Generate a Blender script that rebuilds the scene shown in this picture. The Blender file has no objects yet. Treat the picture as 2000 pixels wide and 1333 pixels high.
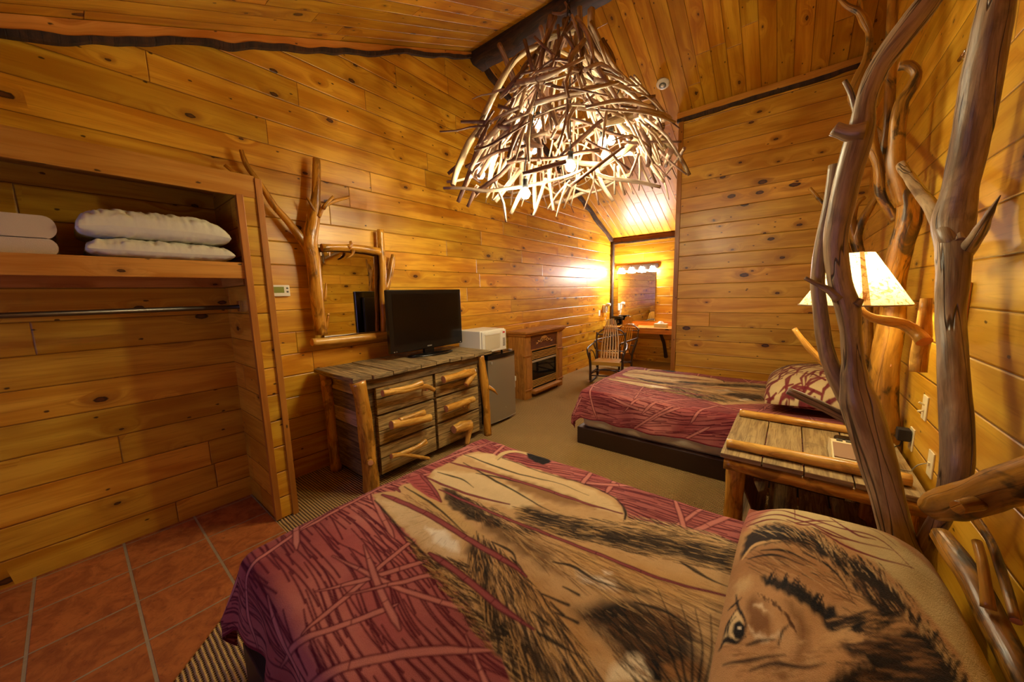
import bpy, math, random
import numpy as np
from math import sin, cos, pi, radians, sqrt, atan2, floor
from mathutils import Vector, Matrix, noise

random.seed(7)
SC = bpy.context.scene
COL = SC.collection

# ------------------------------------------------------------------ camera
# room axes: +X runs down the room, +Y towards the long left wall, Z up, metres
FPX, YAW, PITCH, ROLL, EYE = 686.3, 0.67317, -0.13309, -0.02556, 1.5
F_ = Vector((cos(YAW)*cos(PITCH), sin(YAW)*cos(PITCH), sin(PITCH)))
_r = F_.cross(Vector((0, 0, 1))).normalized(); _u = _r.cross(F_)
R_ = _r*cos(ROLL) + _u*sin(ROLL); U_ = -_r*sin(ROLL) + _u*cos(ROLL)
CAM = Vector((0, 0, EYE))
cd = bpy.data.cameras.new('camera'); cam = bpy.data.objects.new('camera', cd); COL.objects.link(cam)
cd.sensor_width = 36; cd.lens = FPX*36/2000; cd.clip_start = .02
cam.matrix_world = Matrix(((R_.x, U_.x, -F_.x, 0), (R_.y, U_.y, -F_.y, 0), (R_.z, U_.z, -F_.z, EYE), (0, 0, 0, 1)))
SC.camera = cam

def ray(x, y): return R_*((x-1000)/FPX) - U_*((y-666.5)/FPX) + F_
def at(x, y, X=None, Y=None, Z=None):
    """photo measurement -> point on a room plane"""
    d = ray(x, y)
    t = X/d.x if X is not None else (Y/d.y if Y is not None else (Z-EYE)/d.z)
    return CAM + d*t
def proj(P):
    d = Vector(P)-CAM; z = d.dot(F_)
    return Vector((1000+FPX*d.dot(R_)/z, 666.5-FPX*d.dot(U_)/z))

# ------------------------------------------------------------------ scene bookkeeping
def setp(o, label=None, cat=None, group=None, kind=None):
    if label: o['label'] = label
    if cat: o['category'] = cat
    if group: o['group'] = group
    if kind: o['kind'] = kind
    return o
def thing(name, label, cat, loc=(0, 0, 0), group=None):
    o = bpy.data.objects.new(name, None); COL.objects.link(o); o.location = loc
    o.empty_display_size = .05
    return setp(o, label, cat, group)
def wloc(o):
    v = Vector(o.location)
    while o.parent: o = o.parent; v += Vector(o.location)
    return v
def S(r, g, b):
    f = lambda c: ((c/255+.055)/1.055)**2.4 if c > 10 else c/255/12.92
    return (f(r), f(g), f(b))

class MB:
    """collects shapes and links them as ONE mesh object"""
    def __init__(s): s.v = []; s.f = []; s.uv = []; s.m = []; s.sm = []
    def face(s, idx, uv, m=0, sm=False): s.f.append(tuple(idx)); s.uv.append(uv); s.m.append(m); s.sm.append(sm)
    def box(s, lo, hi, M=None, m=0, grain=None):
        lo, hi = Vector(lo), Vector(hi); d = hi-lo; b = len(s.v)
        ax = max(range(3), key=lambda i: d[i]) if grain is None else grain
        off = random.random()*10, random.random()*10
        cs = [Vector((x, y, z)) for z in (lo.z, hi.z) for y in (lo.y, hi.y) for x in (lo.x, hi.x)]
        for c in cs: s.v.append(tuple(M @ c) if M else tuple(c))
        for q, n in (((0, 2, 3, 1), 2), ((4, 5, 7, 6), 2), ((0, 1, 5, 4), 1), ((2, 6, 7, 3), 1), ((0, 4, 6, 2), 0), ((1, 3, 7, 5), 0)):
            ax2 = [i for i in range(3) if i != n]
            if ax in ax2: ua = ax; va = [i for i in ax2 if i != ax][0]
            else: ua, va = ax2
            s.face([b+i for i in q], [(cs[i][ua]+off[0], cs[i][va]+off[1]+n*.37) for i in q], m)
        return s
    def bx(s, x0, x1, y0, y1, z0, z1, **k): return s.box((x0, y0, z0), (x1, y1, z1), **k)
    def quad(s, P, UV, m=0):
        b = len(s.v); s.v += [tuple(p) for p in P]; s.face(range(b, b+len(P)), UV, m); return s
    def tube(s, pts, rad, seg=12, step=.04, rough=.06, cap=1, seed=None, flat=(1, 1), freq=7, sub=True):
        """round branch through points, radii per point; cap = material slot of the cut ends"""
        pts = [Vector(p) for p in pts]; n = len(pts)
        if not hasattr(rad, '__len__'): rad = [rad]*n
        seed = random.random()*100 if seed is None else seed
        P, Rr = [], []
        if n == 2 or not sub:
            for i in range(n-1):
                k = max(1, int((pts[i+1]-pts[i]).length/step)) if sub else 1
                for j in range(k): P.append(pts[i].lerp(pts[i+1], j/k)); Rr.append(rad[i]+(rad[i+1]-rad[i])*j/k)
        else:
            e = [pts[0]*2-pts[1]]+pts+[pts[-1]*2-pts[-2]]
            for i in range(n-1):
                a, b, c, d = e[i:i+4]; k = max(2, int((c-b).length/step))
                for j in range(k):
                    t = j/k
                    P.append(.5*((2*b)+(c-a)*t+(2*a-5*b+4*c-d)*t*t+(3*b-a-3*c+d)*t**3)); tt = t*t*(3-2*t)
                    Rr.append(rad[i]+(rad[i+1]-rad[i])*tt)
        P.append(pts[-1]); Rr.append(rad[-1])
        T = [(P[min(i+1, len(P)-1)]-P[max(i-1, 0)]).normalized() for i in range(len(P))]
        nrm = T[0].orthogonal().normalized(); b0 = len(s.v); L = 0
        uo = random.random()*5; vo = random.random()*9
        Ls = []
        for i, (p, t, r) in enumerate(zip(P, T, Rr)):
            if i: nrm = (nrm - t*nrm.dot(t)).normalized(); L += (P[i]-P[i-1]).length
            bi = t.cross(nrm); Ls.append(L)
            for k in range(seg):
                a = 2*pi*k/seg; d = nrm*cos(a)*flat[0]+bi*sin(a)*flat[1]
                q = 1+rough*(noise.noise(Vector((cos(a)*1.3, sin(a)*1.3, L*freq+seed)))*1.6+.6*noise.noise(Vector((cos(a)*3, sin(a)*3, L*freq*3+seed+50)))) if rough else 1
                s.v.append(tuple(p+d*r*q))
        mr = max(Rr)
        for i in range(len(P)-1):
            for k in range(seg):
                k2 = (k+1) % seg; A = b0+i*seg
                u0, u1 = uo+k/seg*2*pi*mr, uo+(k+1)/seg*2*pi*mr
                s.face((A+k, A+k2, A+seg+k2, A+seg+k), [(u0, vo+Ls[i]), (u1, vo+Ls[i]), (u1, vo+Ls[i+1]), (u0, vo+Ls[i+1])], 0, True)
        for end, base, p, t, r in ((0, b0, P[0], -T[0], Rr[0]), (1, b0+(len(P)-1)*seg, P[-1], T[-1], Rr[-1])):
            c = len(s.v); s.v.append(tuple(p+t*r*.08)); ring = [base+k for k in range(seg)]
            for k in range(seg):
                a, b = ring[k], ring[(k+1) % seg]; f = (b, a, c) if end == 0 else (a, b, c)
                ang = 2*pi*k/seg
                s.face(f, [(cos(ang)*r, sin(ang)*r), (cos(ang+.4)*r, sin(ang+.4)*r), (0, 0)], cap)
        return s
    def lathe(s, prof, c=(0, 0, 0), seg=24, axis='z', m=0, M=None):
        b = len(s.v); c = Vector(c); n = len(prof)
        for r, h in prof:
            for k in range(seg):
                a = 2*pi*k/seg; x, y = r*cos(a), r*sin(a)
                q = {'z': Vector((x, y, h)), 'y': Vector((x, h, y)), 'x': Vector((h, x, y))}[axis]
                s.v.append(tuple((M @ q if M else q)+c))
        for i in range(n-1):
            for k in range(seg):
                k2 = (k+1) % seg
                s.face((b+i*seg+k, b+i*seg+k2, b+(i+1)*seg+k2, b+(i+1)*seg+k), [(k/seg, prof[i][1]), ((k+1)/seg, prof[i][1]), ((k+1)/seg, prof[i+1][1]), (k/seg, prof[i+1][1])], m, True)
        return s
    def prism(s, poly, axis, a0, a1, m=0, grain=(1, 0)):
        """poly: 2-D outline in the other two axes, extruded from a0 to a1 along axis"""
        def P(p, a): return {'x': (a, p[0], p[1]), 'y': (p[0], a, p[1]), 'z': (p[0], p[1], a)}[axis]
        b = len(s.v); n = len(poly)
        for a in (a0, a1): s.v += [P(p, a) for p in poly]
        uv = [tuple(p) for p in poly]
        s.face(range(b, b+n), uv, m); s.face([b+n+i for i in reversed(range(n))], [uv[i] for i in reversed(range(n))], m)
        for i in range(n):
            j = (i+1) % n; l = (Vector(poly[i])-Vector(poly[j])).length
            s.face((b+i, b+j, b+n+j, b+n+i), [(0, a0), (l, a0), (l, a1), (0, a1)], m)
        return s
    def build(s, name, mat, parent=None, bevel=0, kind=None, label=None, subsurf=0, weld=False):
        me = bpy.data.meshes.new(name); me.from_pydata(s.v, [], s.f)
        mats = mat if isinstance(mat, (list, tuple)) else [mat]
        for x in mats: me.materials.append(x)
        l = me.uv_layers.new(name='UVMap')
        flat = [c for f in s.uv for p in f for c in p]; l.data.foreach_set('uv', flat)
        me.polygons.foreach_set('material_index', [min(x, len(mats)-1) for x in s.m])
        me.polygons.foreach_set('use_smooth', s.sm)
        me.update(); me.validate()
        o = bpy.data.objects.new(name, me); COL.objects.link(o)
        if parent: o.parent = parent; o.location = -wloc(parent)
        if bevel:
            b = o.modifiers.new('bevel', 'BEVEL'); b.width = bevel; b.segments = 2; b.limit_method = 'ANGLE'; b.angle_limit = radians(50)
        if kind: o['kind'] = kind
        if label: o['label'] = label
        return o
def copy_tree(o, parent=None):
    c = o.copy(); COL.objects.link(c); c.parent = parent
    for ch in [x for x in SC.objects if x.parent == o]: copy_tree(ch, c)
    return c

# ------------------------------------------------------------------ materials
class NT:
    def __init__(s, name):
        s.mat = bpy.data.materials.new(name); s.mat.use_nodes = True; s.t = s.mat.node_tree; s.t.nodes.clear()
        s.out = s.t.nodes.new('ShaderNodeOutputMaterial')
    def n(s, typ, ins=None, **props):
        nd = s.t.nodes.new(typ)
        for k, v in props.items(): setattr(nd, k, v)
        for k, v in (ins or {}).items(): s.set(nd.inputs[k], v)
        return nd
    def set(s, sock, v):
        if isinstance(v, bpy.types.NodeSocket): s.t.links.new(v, sock)
        elif v is not None:
            if sock.type == 'RGBA' and len(v) == 3: v = (*v, 1)
            sock.default_value = v
    def m(s, op, a, b=None, c=None, clamp=False):
        nd = s.t.nodes.new('ShaderNodeMath'); nd.operation = op; nd.use_clamp = clamp
        for i, v in enumerate((a, b, c)):
            if v is not None: s.set(nd.inputs[i], v)
        return nd.outputs[0]
    def uv(s):
        u = s.n('ShaderNodeUVMap'); sp = s.n('ShaderNodeSeparateXYZ', {0: u.outputs[0]}); return sp.outputs[0], sp.outputs[1]
    def xyz(s, a, b, c=0.0): return s.n('ShaderNodeCombineXYZ', {0: a, 1: b, 2: c}).outputs[0]
    def noise(s, vec, scale=1, detail=3, rough=.5, dist=0):
        return s.n('ShaderNodeTexNoise', {'Vector': vec, 'Scale': scale, 'Detail': detail, 'Roughness': rough, 'Distortion': dist}).outputs[0]
    def ss(s, x, a, b, lo=0.0, hi=1.0):
        nd = s.n('ShaderNodeMapRange', interpolation_type='SMOOTHSTEP')
        for i, v in enumerate((x, a, b, lo, hi)): s.set(nd.inputs[i], v)
        return nd.outputs[0]
    def mix(s, f, a, b, mode='MIX'):
        nd = s.n('ShaderNodeMix', data_type='RGBA', blend_type=mode)
        s.set(nd.inputs[0], f); s.set(nd.inputs[6], a); s.set(nd.inputs[7], b); return nd.outputs[2]
    def bump(s, h, dist=.002, strength=1.0, normal=None):
        nd = s.n('ShaderNodeBump', {'Height': h, 'Distance': dist, 'Strength': strength})
        if normal: s.set(nd.inputs['Normal'], normal)
        return nd.outputs[0]
    def bsdf(s, **k):
        nd = s.n('ShaderNodeBsdfPrincipled')
        for a, v in k.items(): s.set(nd.inputs[a.replace('_', ' ')], v)
        s.t.links.new(nd.outputs[0], s.out.inputs[0]); return s.mat

def pine(name, pitch=.18, off=.156, A=S(224, 166, 48), B=S(192, 124, 18), planks=True, rough=.35, seed=0., vary=.14, knots=.36, kr=1., blen=(1.5, 1.2)):
    s = NT(name); u, v = s.uv()
    if planks:
        V = s.m('DIVIDE', s.m('SUBTRACT', v, off), pitch); row = s.m('FLOOR', V); fv = s.m('SUBTRACT', V, row)
        r = s.n('ShaderNodeTexWhiteNoise', {'W': s.m('ADD', row, seed+.37)}, noise_dimensions='1D').outputs[0]
        L = s.m('MULTIPLY_ADD', r, blen[0], blen[1]); U = s.m('ADD', s.m('DIVIDE', u, L), s.m('MULTIPLY', r, 17.31))
        col = s.m('FLOOR', U); fu = s.m('SUBTRACT', U, col)
        wn = s.n('ShaderNodeTexWhiteNoise', {'Vector': s.xyz(row, col, seed)}, noise_dimensions='3D')
        cell = wn.outputs[0]
        gv = s.m('MULTIPLY', s.m('MINIMUM', fv, s.m('SUBTRACT', 1.0, fv)), pitch)
        gu = s.m('MULTIPLY', s.m('MINIMUM', fu, s.m('SUBTRACT', 1.0, fu)), L)
        g = s.m('MINIMUM', gv, s.m('MULTIPLY', gu, 1.4))
    else:
        cell = s.n('ShaderNodeObjectInfo').outputs['Random']; g = None
    pu = s.m('MULTIPLY_ADD', cell, 31.7, u); pv = s.m('MULTIPLY_ADD', cell, 13.3, v)
    vo = s.n('ShaderNodeTexVoronoi', {'Vector': s.xyz(s.m('MULTIPLY', pu, 2.9), s.m('MULTIPLY', pv, 5.6)), 'Scale': 1.0, 'Randomness': 1.0}, voronoi_dimensions='2D')
    dk = vo.outputs['Distance']; kc = s.n('ShaderNodeSeparateColor', {0: vo.outputs['Color']})
    has = s.m('GREATER_THAN', kc.outputs[0], 1-knots)
    rad = s.m('MULTIPLY_ADD', s.m('POWER', kc.outputs[1], 2.5), .095*kr, .038*kr)
    wob = s.m('MULTIPLY_ADD', s.noise(s.xyz(pu, pv), 60, 1), .04, -.02)
    dkw = s.m('ADD', dk, wob)
    kn = s.m('MULTIPLY', s.ss(dkw, s.m('MULTIPLY', rad, .75), rad, 1.0, 0.0), has)
    core = s.m('MULTIPLY', s.ss(dkw, s.m('MULTIPLY', rad, .3), s.m('MULTIPLY', rad, .7), 1.0, 0.0), has)
    halo = s.m('MULTIPLY', s.ss(dkw, rad, s.m('MULTIPLY', rad, 3.2), 1.0, 0.0), has)
    v2 = s.n('ShaderNodeTexVoronoi', {'Vector': s.xyz(s.m('MULTIPLY', pu, 5.3), s.m('MULTIPLY', pv, 10.4)), 'Scale': 1.0}, voronoi_dimensions='2D')
    k2 = s.m('MULTIPLY', s.ss(s.m('ADD', v2.outputs['Distance'], s.m('MULTIPLY', wob, 2.0)), .035, .075, 1.0, 0.0), s.m('GREATER_THAN', s.n('ShaderNodeSeparateColor', {0: v2.outputs['Color']}).outputs[0], .80))
    bend = s.m('MULTIPLY', s.m('MULTIPLY', s.ss(dk, 0.0, .45, 1.0, 0.0), has), .35)
    gr = s.noise(s.xyz(s.m('MULTIPLY', pu, .8), s.m('MULTIPLY_ADD', pv, 9.0, s.m('MULTIPLY', bend, 3.0)), cell), 1.0, 3, .62, .6)
    fine = s.noise(s.xyz(s.m('MULTIPLY', pu, 5.0), s.m('MULTIPLY_ADD', pv, 110.0, bend), cell), 1.0, 2, .6)
    blot = s.noise(s.xyz(s.m('MULTIPLY', pu, 2.2), s.m('MULTIPLY', pv, 5), cell), 1.0, 2, .5)
    c = s.mix(s.ss(gr, .36, .66), A, B)
    c = s.mix(s.m('MULTIPLY', s.ss(fine, .52, .75), .38), c, tuple(x*.62 for x in B))
    c = s.mix(s.m('MULTIPLY', s.ss(blot, .5, .74), .5), c, (B[0]*.75, B[1]*.62, B[2]*.45))
    c = s.mix(s.m('MULTIPLY', halo, .42), c, S(120, 58, 20))
    c = s.mix(s.m('MULTIPLY', kn, .96), c, S(44, 20, 8))
    c = s.mix(s.m('MULTIPLY', core, .45), c, S(122, 66, 30))
    c = s.mix(s.m('MULTIPLY', k2, .9), c, S(52, 24, 10))
    br = s.m('MULTIPLY_ADD', cell, vary*2, 1-vary)
    hsv = s.n('ShaderNodeHueSaturation', {'Hue': s.m('MULTIPLY_ADD', cell, -.012, .509), 'Value': br, 'Color': c}); c = hsv.outputs[0]
    h = s.m('MULTIPLY', fine, .12)
    if g is not None:
        gm = s.ss(g, .0006, .0034); c = s.mix(s.m('MULTIPLY', s.m('SUBTRACT', 1.0, gm), .85), c, S(92, 46, 6))
        h = s.m('ADD', h, s.ss(g, .0, .008, 0.0, 2.0))
    nrm = s.bump(h, .0022, .9)
    return s.bsdf(Base_Color=c, Roughness=s.m('MULTIPLY_ADD', fine, .16, rough-.06), Normal=nrm, Specular_IOR_Level=.5)

def log(name, A, B, C=None, rough=.35, streak=26, crack=.5, patch=.5, dark=S(30, 18, 10)):
    s = NT(name); u, v = s.uv(); rnd = s.n('ShaderNodeObjectInfo').outputs['Random']
    st = s.noise(s.xyz(s.m('MULTIPLY', u, streak), s.m('MULTIPLY', v, 3.2), s.m('MULTIPLY', rnd, 9)), 1, 5, .6, .45)
    pa = s.noise(s.xyz(s.m('MULTIPLY', u, 9), s.m('MULTIPLY', v, 4.5), rnd), 1, 4, .6, .8)
    fi = s.noise(s.xyz(s.m('MULTIPLY', u, 170), s.m('MULTIPLY', v, 9), rnd), 1, 3, .6)
    c = s.mix(s.ss(st, .38, .64), A, B)
    if C: c = s.mix(s.m('MULTIPLY', s.ss(pa, .5, .62), patch), c, C)
    c = s.mix(s.m('MULTIPLY', s.ss(fi, .5, .75), .35), c, dark)
    cr = s.noise(s.xyz(s.m('MULTIPLY', u, 12), s.m('MULTIPLY', v, .9), s.m('ADD', rnd, 4)), 1, 2, .5, .3)
    cm = s.m('MULTIPLY', s.ss(s.m('ABSOLUTE', s.m('SUBTRACT', cr, .5)), .002, .012, 1.0, 0.0), crack)
    c = s.mix(cm, c, tuple(x*.4 for x in dark))
    h = s.m('SUBTRACT', s.m('MULTIPLY_ADD', fi, .35, s.m('MULTIPLY', st, .8)), s.m('MULTIPLY', cm, 1.5))
    return s.bsdf(Base_Color=c, Roughness=rough, Normal=s.bump(h, .003, .8))

def plain(name, c, rough=.5, metal=0., spec=.5, bumpscale=0, bumpd=.001, **k):
    s = NT(name); kw = dict(Base_Color=c, Roughness=rough, Metallic=metal, Specular_IOR_Level=spec, **k)
    if bumpscale:
        co = s.n('ShaderNodeTexCoord').outputs['Object']; kw['Normal'] = s.bump(s.noise(co, bumpscale, 3), bumpd, .7)
    return s.bsdf(**kw)
def emit(name, c, power):
    s = NT(name); e = s.n('ShaderNodeEmission', {'Color': c, 'Strength': power}); s.t.links.new(e.outputs[0], s.out.inputs[0]); return s.mat

M = {}
M['wall'] = pine('pine_boards', off=.156, seed=1.)
M['wall_r'] = pine('pine_boards_right', off=.145, seed=5., vary=.12, blen=(2., 2.6), A=S(222, 168, 50), B=S(194, 132, 22))
M['wall_p'] = pine('pine_boards_partition', pitch=.183, off=.104, seed=11.25, knots=.42, vary=.1, kr=1.3, blen=(1., 9.), A=S(222, 166, 60), B=S(194, 132, 32))
M['wall_f'] = pine('pine_boards_far', off=.12, seed=17.)
M['ceil'] = pine('pine_ceiling', pitch=.14, off=.0, seed=23., A=S(206, 148, 40), B=S(172, 108, 14))
M['trimw'] = pine('pine_trim', planks=False, A=S(214, 148, 64), B=S(190, 116, 34), knots=.25, vary=.1)
M['edge'] = pine('pine_edge_strip', planks=False, A=S(186, 118, 44), B=S(158, 94, 28), knots=.0, vary=.08)
M['bark'] = log('bark', S(58, 36, 20), S(30, 18, 10), S(88, 54, 26), rough=.7, streak=30, patch=.5)
M['drift'] = log('driftwood_grey', S(186, 160, 122), S(140, 114, 82), S(98, 82, 72), rough=.38, streak=22, crack=.8, patch=.5)
M['honey'] = log('varnished_log', S(212, 152, 54), S(174, 112, 30), S(96, 60, 20), rough=.24, streak=20, crack=.25, patch=.62)
M['honeyl'] = log('varnished_log_light', S(226, 174, 84), S(198, 138, 50), S(134, 86, 30), rough=.26, streak=18, crack=.2, patch=.45)
M['mott'] = log('mottled_log', S(182, 128, 44), S(128, 84, 26), S(42, 30, 14), rough=.34, streak=14, crack=.3, patch=.9)
M['cut'] = plain('cut_end', S(196, 132, 84), .5, bumpscale=120)
M['cutg'] = plain('cut_end_grey', S(140, 104, 82), .6, bumpscale=120)
M['twig'] = log('twig', S(206, 182, 154), S(164, 134, 108), S(120, 96, 80), rough=.5, streak=40, crack=.2, patch=.5)
M['twigd'] = log('twig_dark', S(140, 104, 84), S(96, 66, 54), S(70, 48, 40), rough=.45, streak=40, crack=.2, patch=.5)
def barn(name, A, B, k=1.):
    s = NT(name); u, v = s.uv(); rnd = s.n('ShaderNodeObjectInfo').outputs['Random']
    st = s.noise(s.xyz(s.m('MULTIPLY', u, 3.5), s.m('MULTIPLY', v, 55), s.m('MULTIPLY', rnd, 9)), 1, 5, .65, .9)
    bl = s.noise(s.xyz(s.m('MULTIPLY', u, 5), s.m('MULTIPLY', v, 9), rnd), 1, 4, .6, 1.)
    c = s.mix(s.ss(st, .36, .66), A, B); c = s.mix(s.m('MULTIPLY', s.ss(bl, .52, .72), .5), c, tuple(x*.35 for x in B))
    return s.bsdf(Base_Color=c, Roughness=.72, Normal=s.bump(st, .005*k, 1.))
M['barn'] = barn('barnwood', S(190, 158, 98), S(114, 88, 48))
M['barnd'] = barn('barnwood_dark', S(132, 104, 64), S(66, 48, 28))
M['barnp'] = barn('barnwood_pinkish', S(182, 150, 122), S(130, 102, 78))
M['barnt'] = barn('barnwood_top', S(168, 140, 92), S(82, 64, 38), 1.5)
M['ns'] = barn('nightstand_boards', S(172, 146, 96), S(124, 98, 58), .6)
M['oak'] = barn('oak_veneer', S(190, 130, 52), S(152, 96, 32), .15)
M['seat'] = plain('seat_slat', S(200, 148, 52), .28)
M['bentd'] = plain('bent_twig_dark', S(58, 38, 26), .4, bumpscale=40, bumpd=.003)
M['white'] = plain('white_plastic', S(226, 220, 206), .35)
M['ivory'] = plain('ivory_plastic', S(232, 216, 168), .4)
M['blackp'] = plain('black_plastic', S(16, 14, 13), .22)
M['blackm'] = plain('black_matte', S(20, 16, 14), .6)
M['screen'] = plain('lcd_screen', S(7, 5, 5), .18)
M['steel'] = plain('brushed_steel', S(168, 158, 138), .42, .55)
M['chrome'] = plain('chrome', S(200, 196, 190), .14, 1.)
M['rod'] = plain('rod_metal', S(120, 112, 100), .4, 1.)
M['mirror'] = plain('mirror_glass', (.86, .84, .8), .015, 1.)
M['lcd'] = plain('lcd_green', S(122, 130, 40), .3)
M['grille'] = plain('grey_grille', S(96, 92, 84), .5)
M['red'] = plain('red_display', S(196, 30, 34), .4)
M['silver'] = plain('silver_print', S(205, 200, 190), .3, .6)
M['brass'] = plain('brass_louvre', S(214, 168, 84), .3, .45)
M['glassd'] = plain('dark_glass', S(20, 16, 12), .06)
M['walnut'] = barn('brown_panel', S(116, 62, 30), S(84, 42, 18), .2)
M['gold'] = plain('gilt_carving', S(196, 140, 70), .35, .3)
M['platform'] = plain('dark_bed_platform', S(44, 24, 16), .45, bumpscale=20)
M['linen'] = plain('white_linen', S(220, 213, 184), .8, bumpscale=9, bumpd=.01)
M['towel'] = plain('beige_blanket_fleece', S(206, 184, 142), .95, bumpscale=260, bumpd=.002)
M['tissue'] = plain('tissue_box_card', S(206, 204, 170), .6)

# ribbed berber carpet
s = NT('berber_carpet'); co = s.n('ShaderNodeTexCoord').outputs['Object']; sp = s.n('ShaderNodeSeparateXYZ', {0: co})
x_, y_ = sp.outputs[0], sp.outputs[1]
wx = s.m('MULTIPLY_ADD', s.noise(co, 14, 2), .006, x_); wy = s.m('MULTIPLY_ADD', s.noise(co, 17, 2), .006, y_)
a = s.m('SINE', s.m('MULTIPLY', wx, 2*pi/.0185)); rowi = s.m('FLOOR', s.m('DIVIDE', wx, .0185))
b = s.m('SINE', s.m('MULTIPLY_ADD', wy, 2*pi/.0125, s.m('MULTIPLY', s.m('MODULO', rowi, 2.0), pi)))
h = s.m('MULTIPLY_ADD', b, .3, s.m('MULTIPLY', a, .7)); nz = s.noise(co, 260, 3); big = s.noise(co, 2.2, 3)
c = s.mix(s.ss(h, -.75, .15), S(58, 34, 14), s.mix(nz, S(186, 146, 84), S(232, 194, 128)))
c = s.mix(s.m('MULTIPLY', big, .25), c, S(130, 92, 52))
M['carpet'] = s.bsdf(Base_Color=c, Roughness=.95, Specular_IOR_Level=.1, Normal=s.bump(h, .006, 1.))
# terracotta entry tiles
s = NT('terracotta_tiles'); co = s.n('ShaderNodeTexCoord').outputs['Object']; sp = s.n('ShaderNodeSeparateXYZ', {0: co})
U = s.m('DIVIDE', s.m('SUBTRACT', sp.outputs[0], .045), .334); V = s.m('DIVIDE', s.m('SUBTRACT', sp.outputs[1], 2.157), .336)
fu = s.m('FRACT', U); fv = s.m('FRACT', V)
g = s.m('MINIMUM', s.m('MULTIPLY', s.m('MINIMUM', fu, s.m('SUBTRACT', 1.0, fu)), 1.0), s.m('MULTIPLY', s.m('MINIMUM', fv, s.m('SUBTRACT', 1.0, fv)), 1.25))
tid = s.n('ShaderNodeTexWhiteNoise', {'Vector': s.xyz(s.m('FLOOR', U), s.m('FLOOR', V))}, noise_dimensions='3D').outputs[0]
n1 = s.noise(co, 9, 6, .7, 1.2); n2 = s.noise(co, 46, 4, .7, .5)
c = s.mix(s.ss(n1, .35, .68), S(186, 108, 48), S(148, 78, 32)); c = s.mix(s.m('MULTIPLY', s.ss(n2, .52, .75), .55), c, S(92, 44, 28))
c = s.n('ShaderNodeHueSaturation', {'Value': s.m('MULTIPLY_ADD', tid, .25, .87), 'Color': c}).outputs[0]
gm = s.ss(g, .015, .021); c = s.mix(gm, s.mix(n2, S(176, 156, 116), S(140, 120, 86)), c)
M['tile'] = s.bsdf(Base_Color=c, Roughness=s.m('MULTIPLY_ADD', n1, .3, .38), Normal=s.bump(s.m('ADD', gm, s.m('MULTIPLY', n2, .25)), .003, 1.))
# printed plush
def plush(name):
    s = NT(name); a = s.n('ShaderNodeAttribute', attribute_name='Print'); co = s.n('ShaderNodeTexCoord').outputs['Object']
    nz = s.noise(co, 380, 2, .6); big = s.noise(co, 16, 4, .6)
    c = s.mix(.35, a.outputs['Color'], s.mix(nz, (.35, .35, .35), (1.35, 1.35, 1.35)), 'MULTIPLY')
    c = s.mix(.5, c, s.mix(big, (.72, .72, .72), (1.25, 1.25, 1.25)), 'MULTIPLY')
    return s.bsdf(Base_Color=c, Roughness=.8, Specular_IOR_Level=.15, Sheen_Weight=.06, Sheen_Roughness=.4, Normal=s.bump(s.m('ADD', nz, s.m('MULTIPLY', big, 3)), .003, .6))
M['plush'] = plush('printed_plush')
# ------------------------------------------------------------------ room shell
YL, YR, XF, XB, XP, YP, XR, ZR = 3.2, -.53, 7.63, -1.6, 5.12, 1.25, 3.475, 4.42
_p = at(262, 50, Y=YL); SN = (ZR-_p.z)/(XR-_p.x); SF = (ZR-2.64)/(XF-XR)
def roof(x): return ZR-SN*(XR-x) if x < XR else ZR-SF*(x-XR)
def struct(mb, name, mat, **k): return mb.build(name, mat, kind='structure', **k)

struct(MB().prism([(XB, -.02), (XF, -.02), (XF, roof(XF)), (XR, ZR), (XB, roof(XB))], 'y', YL, YL+.1), 'wall_left', M['wall'])
struct(MB().prism([(XB, -.02), (XP+.1, -.02), (XP+.1, roof(XP+.1)), (XR, ZR), (XB, roof(XB))], 'y', YR-.1, YR), 'wall_right', M['wall_r'])
struct(MB().prism([(YP-.1, -.02), (YL, -.02), (YL, roof(XF)), (YP-.1, roof(XF))], 'x', XF, XF+.1), 'wall_far', M['wall_f'])
struct(MB().prism([(YR, -.02), (YP, -.02), (YP, roof(XP)), (YR, roof(XP))], 'x', XP, XP+.1), 'wall_partition', M['wall_p'])
struct(MB().prism([(XP+.1, -.02), (XF, -.02), (XF, roof(XF)), (XP+.1, roof(XP+.1))], 'y', YP-.1, YP), 'wall_alcove', M['wall_p'])
# back wall with a window, behind the camera: the cool daylight comes in here
zb = roof(XB); w = MB()
WY0, WY1, WZ0, WZ1 = 1.15, 2.45, .85, 1.8
for y0, y1, z0, z1 in ((YR, WY0, 0, zb), (WY1, YL, 0, zb), (WY0, WY1, 0, WZ0), (WY0, WY1, WZ1, zb)):
    w.prism([(y0, z0), (y1, z0), (y1, z1), (y0, z1)], 'x', XB-.1, XB)
struct(w, 'wall_back', M['wall'])
w = MB()
for y0, y1, z0, z1 in ((WY0, WY1, WZ0, WZ0+.05), (WY0, WY1, WZ1-.05, WZ1), (WY0, WY0+.05, WZ0+.05, WZ1-.05), (WY1-.05, WY1, WZ0+.05, WZ1-.05), (1.785, 1.815, WZ0+.05, WZ1-.05)):
    w.bx(XB-.08, XB-.02, y0, y1, z0, z1)
struct(w, 'window_1', M['trimw'])
s = NT('window_glass'); g = s.n('ShaderNodeBsdfGlossy', {'Color': (1, 1, 1, 1), 'Roughness': .02}); t = s.n('ShaderNodeBsdfTransparent'); mx = s.n('ShaderNodeMixShader', {0: .06, 1: t.outputs[0], 2: g.outputs[0]}); s.t.links.new(mx.outputs[0], s.out.inputs[0])
struct(MB().bx(XB-.055, XB-.045, WY0+.05, WY1-.05, WZ0+.05, WZ1-.05), 'window_1_pane', s.mat)

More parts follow.
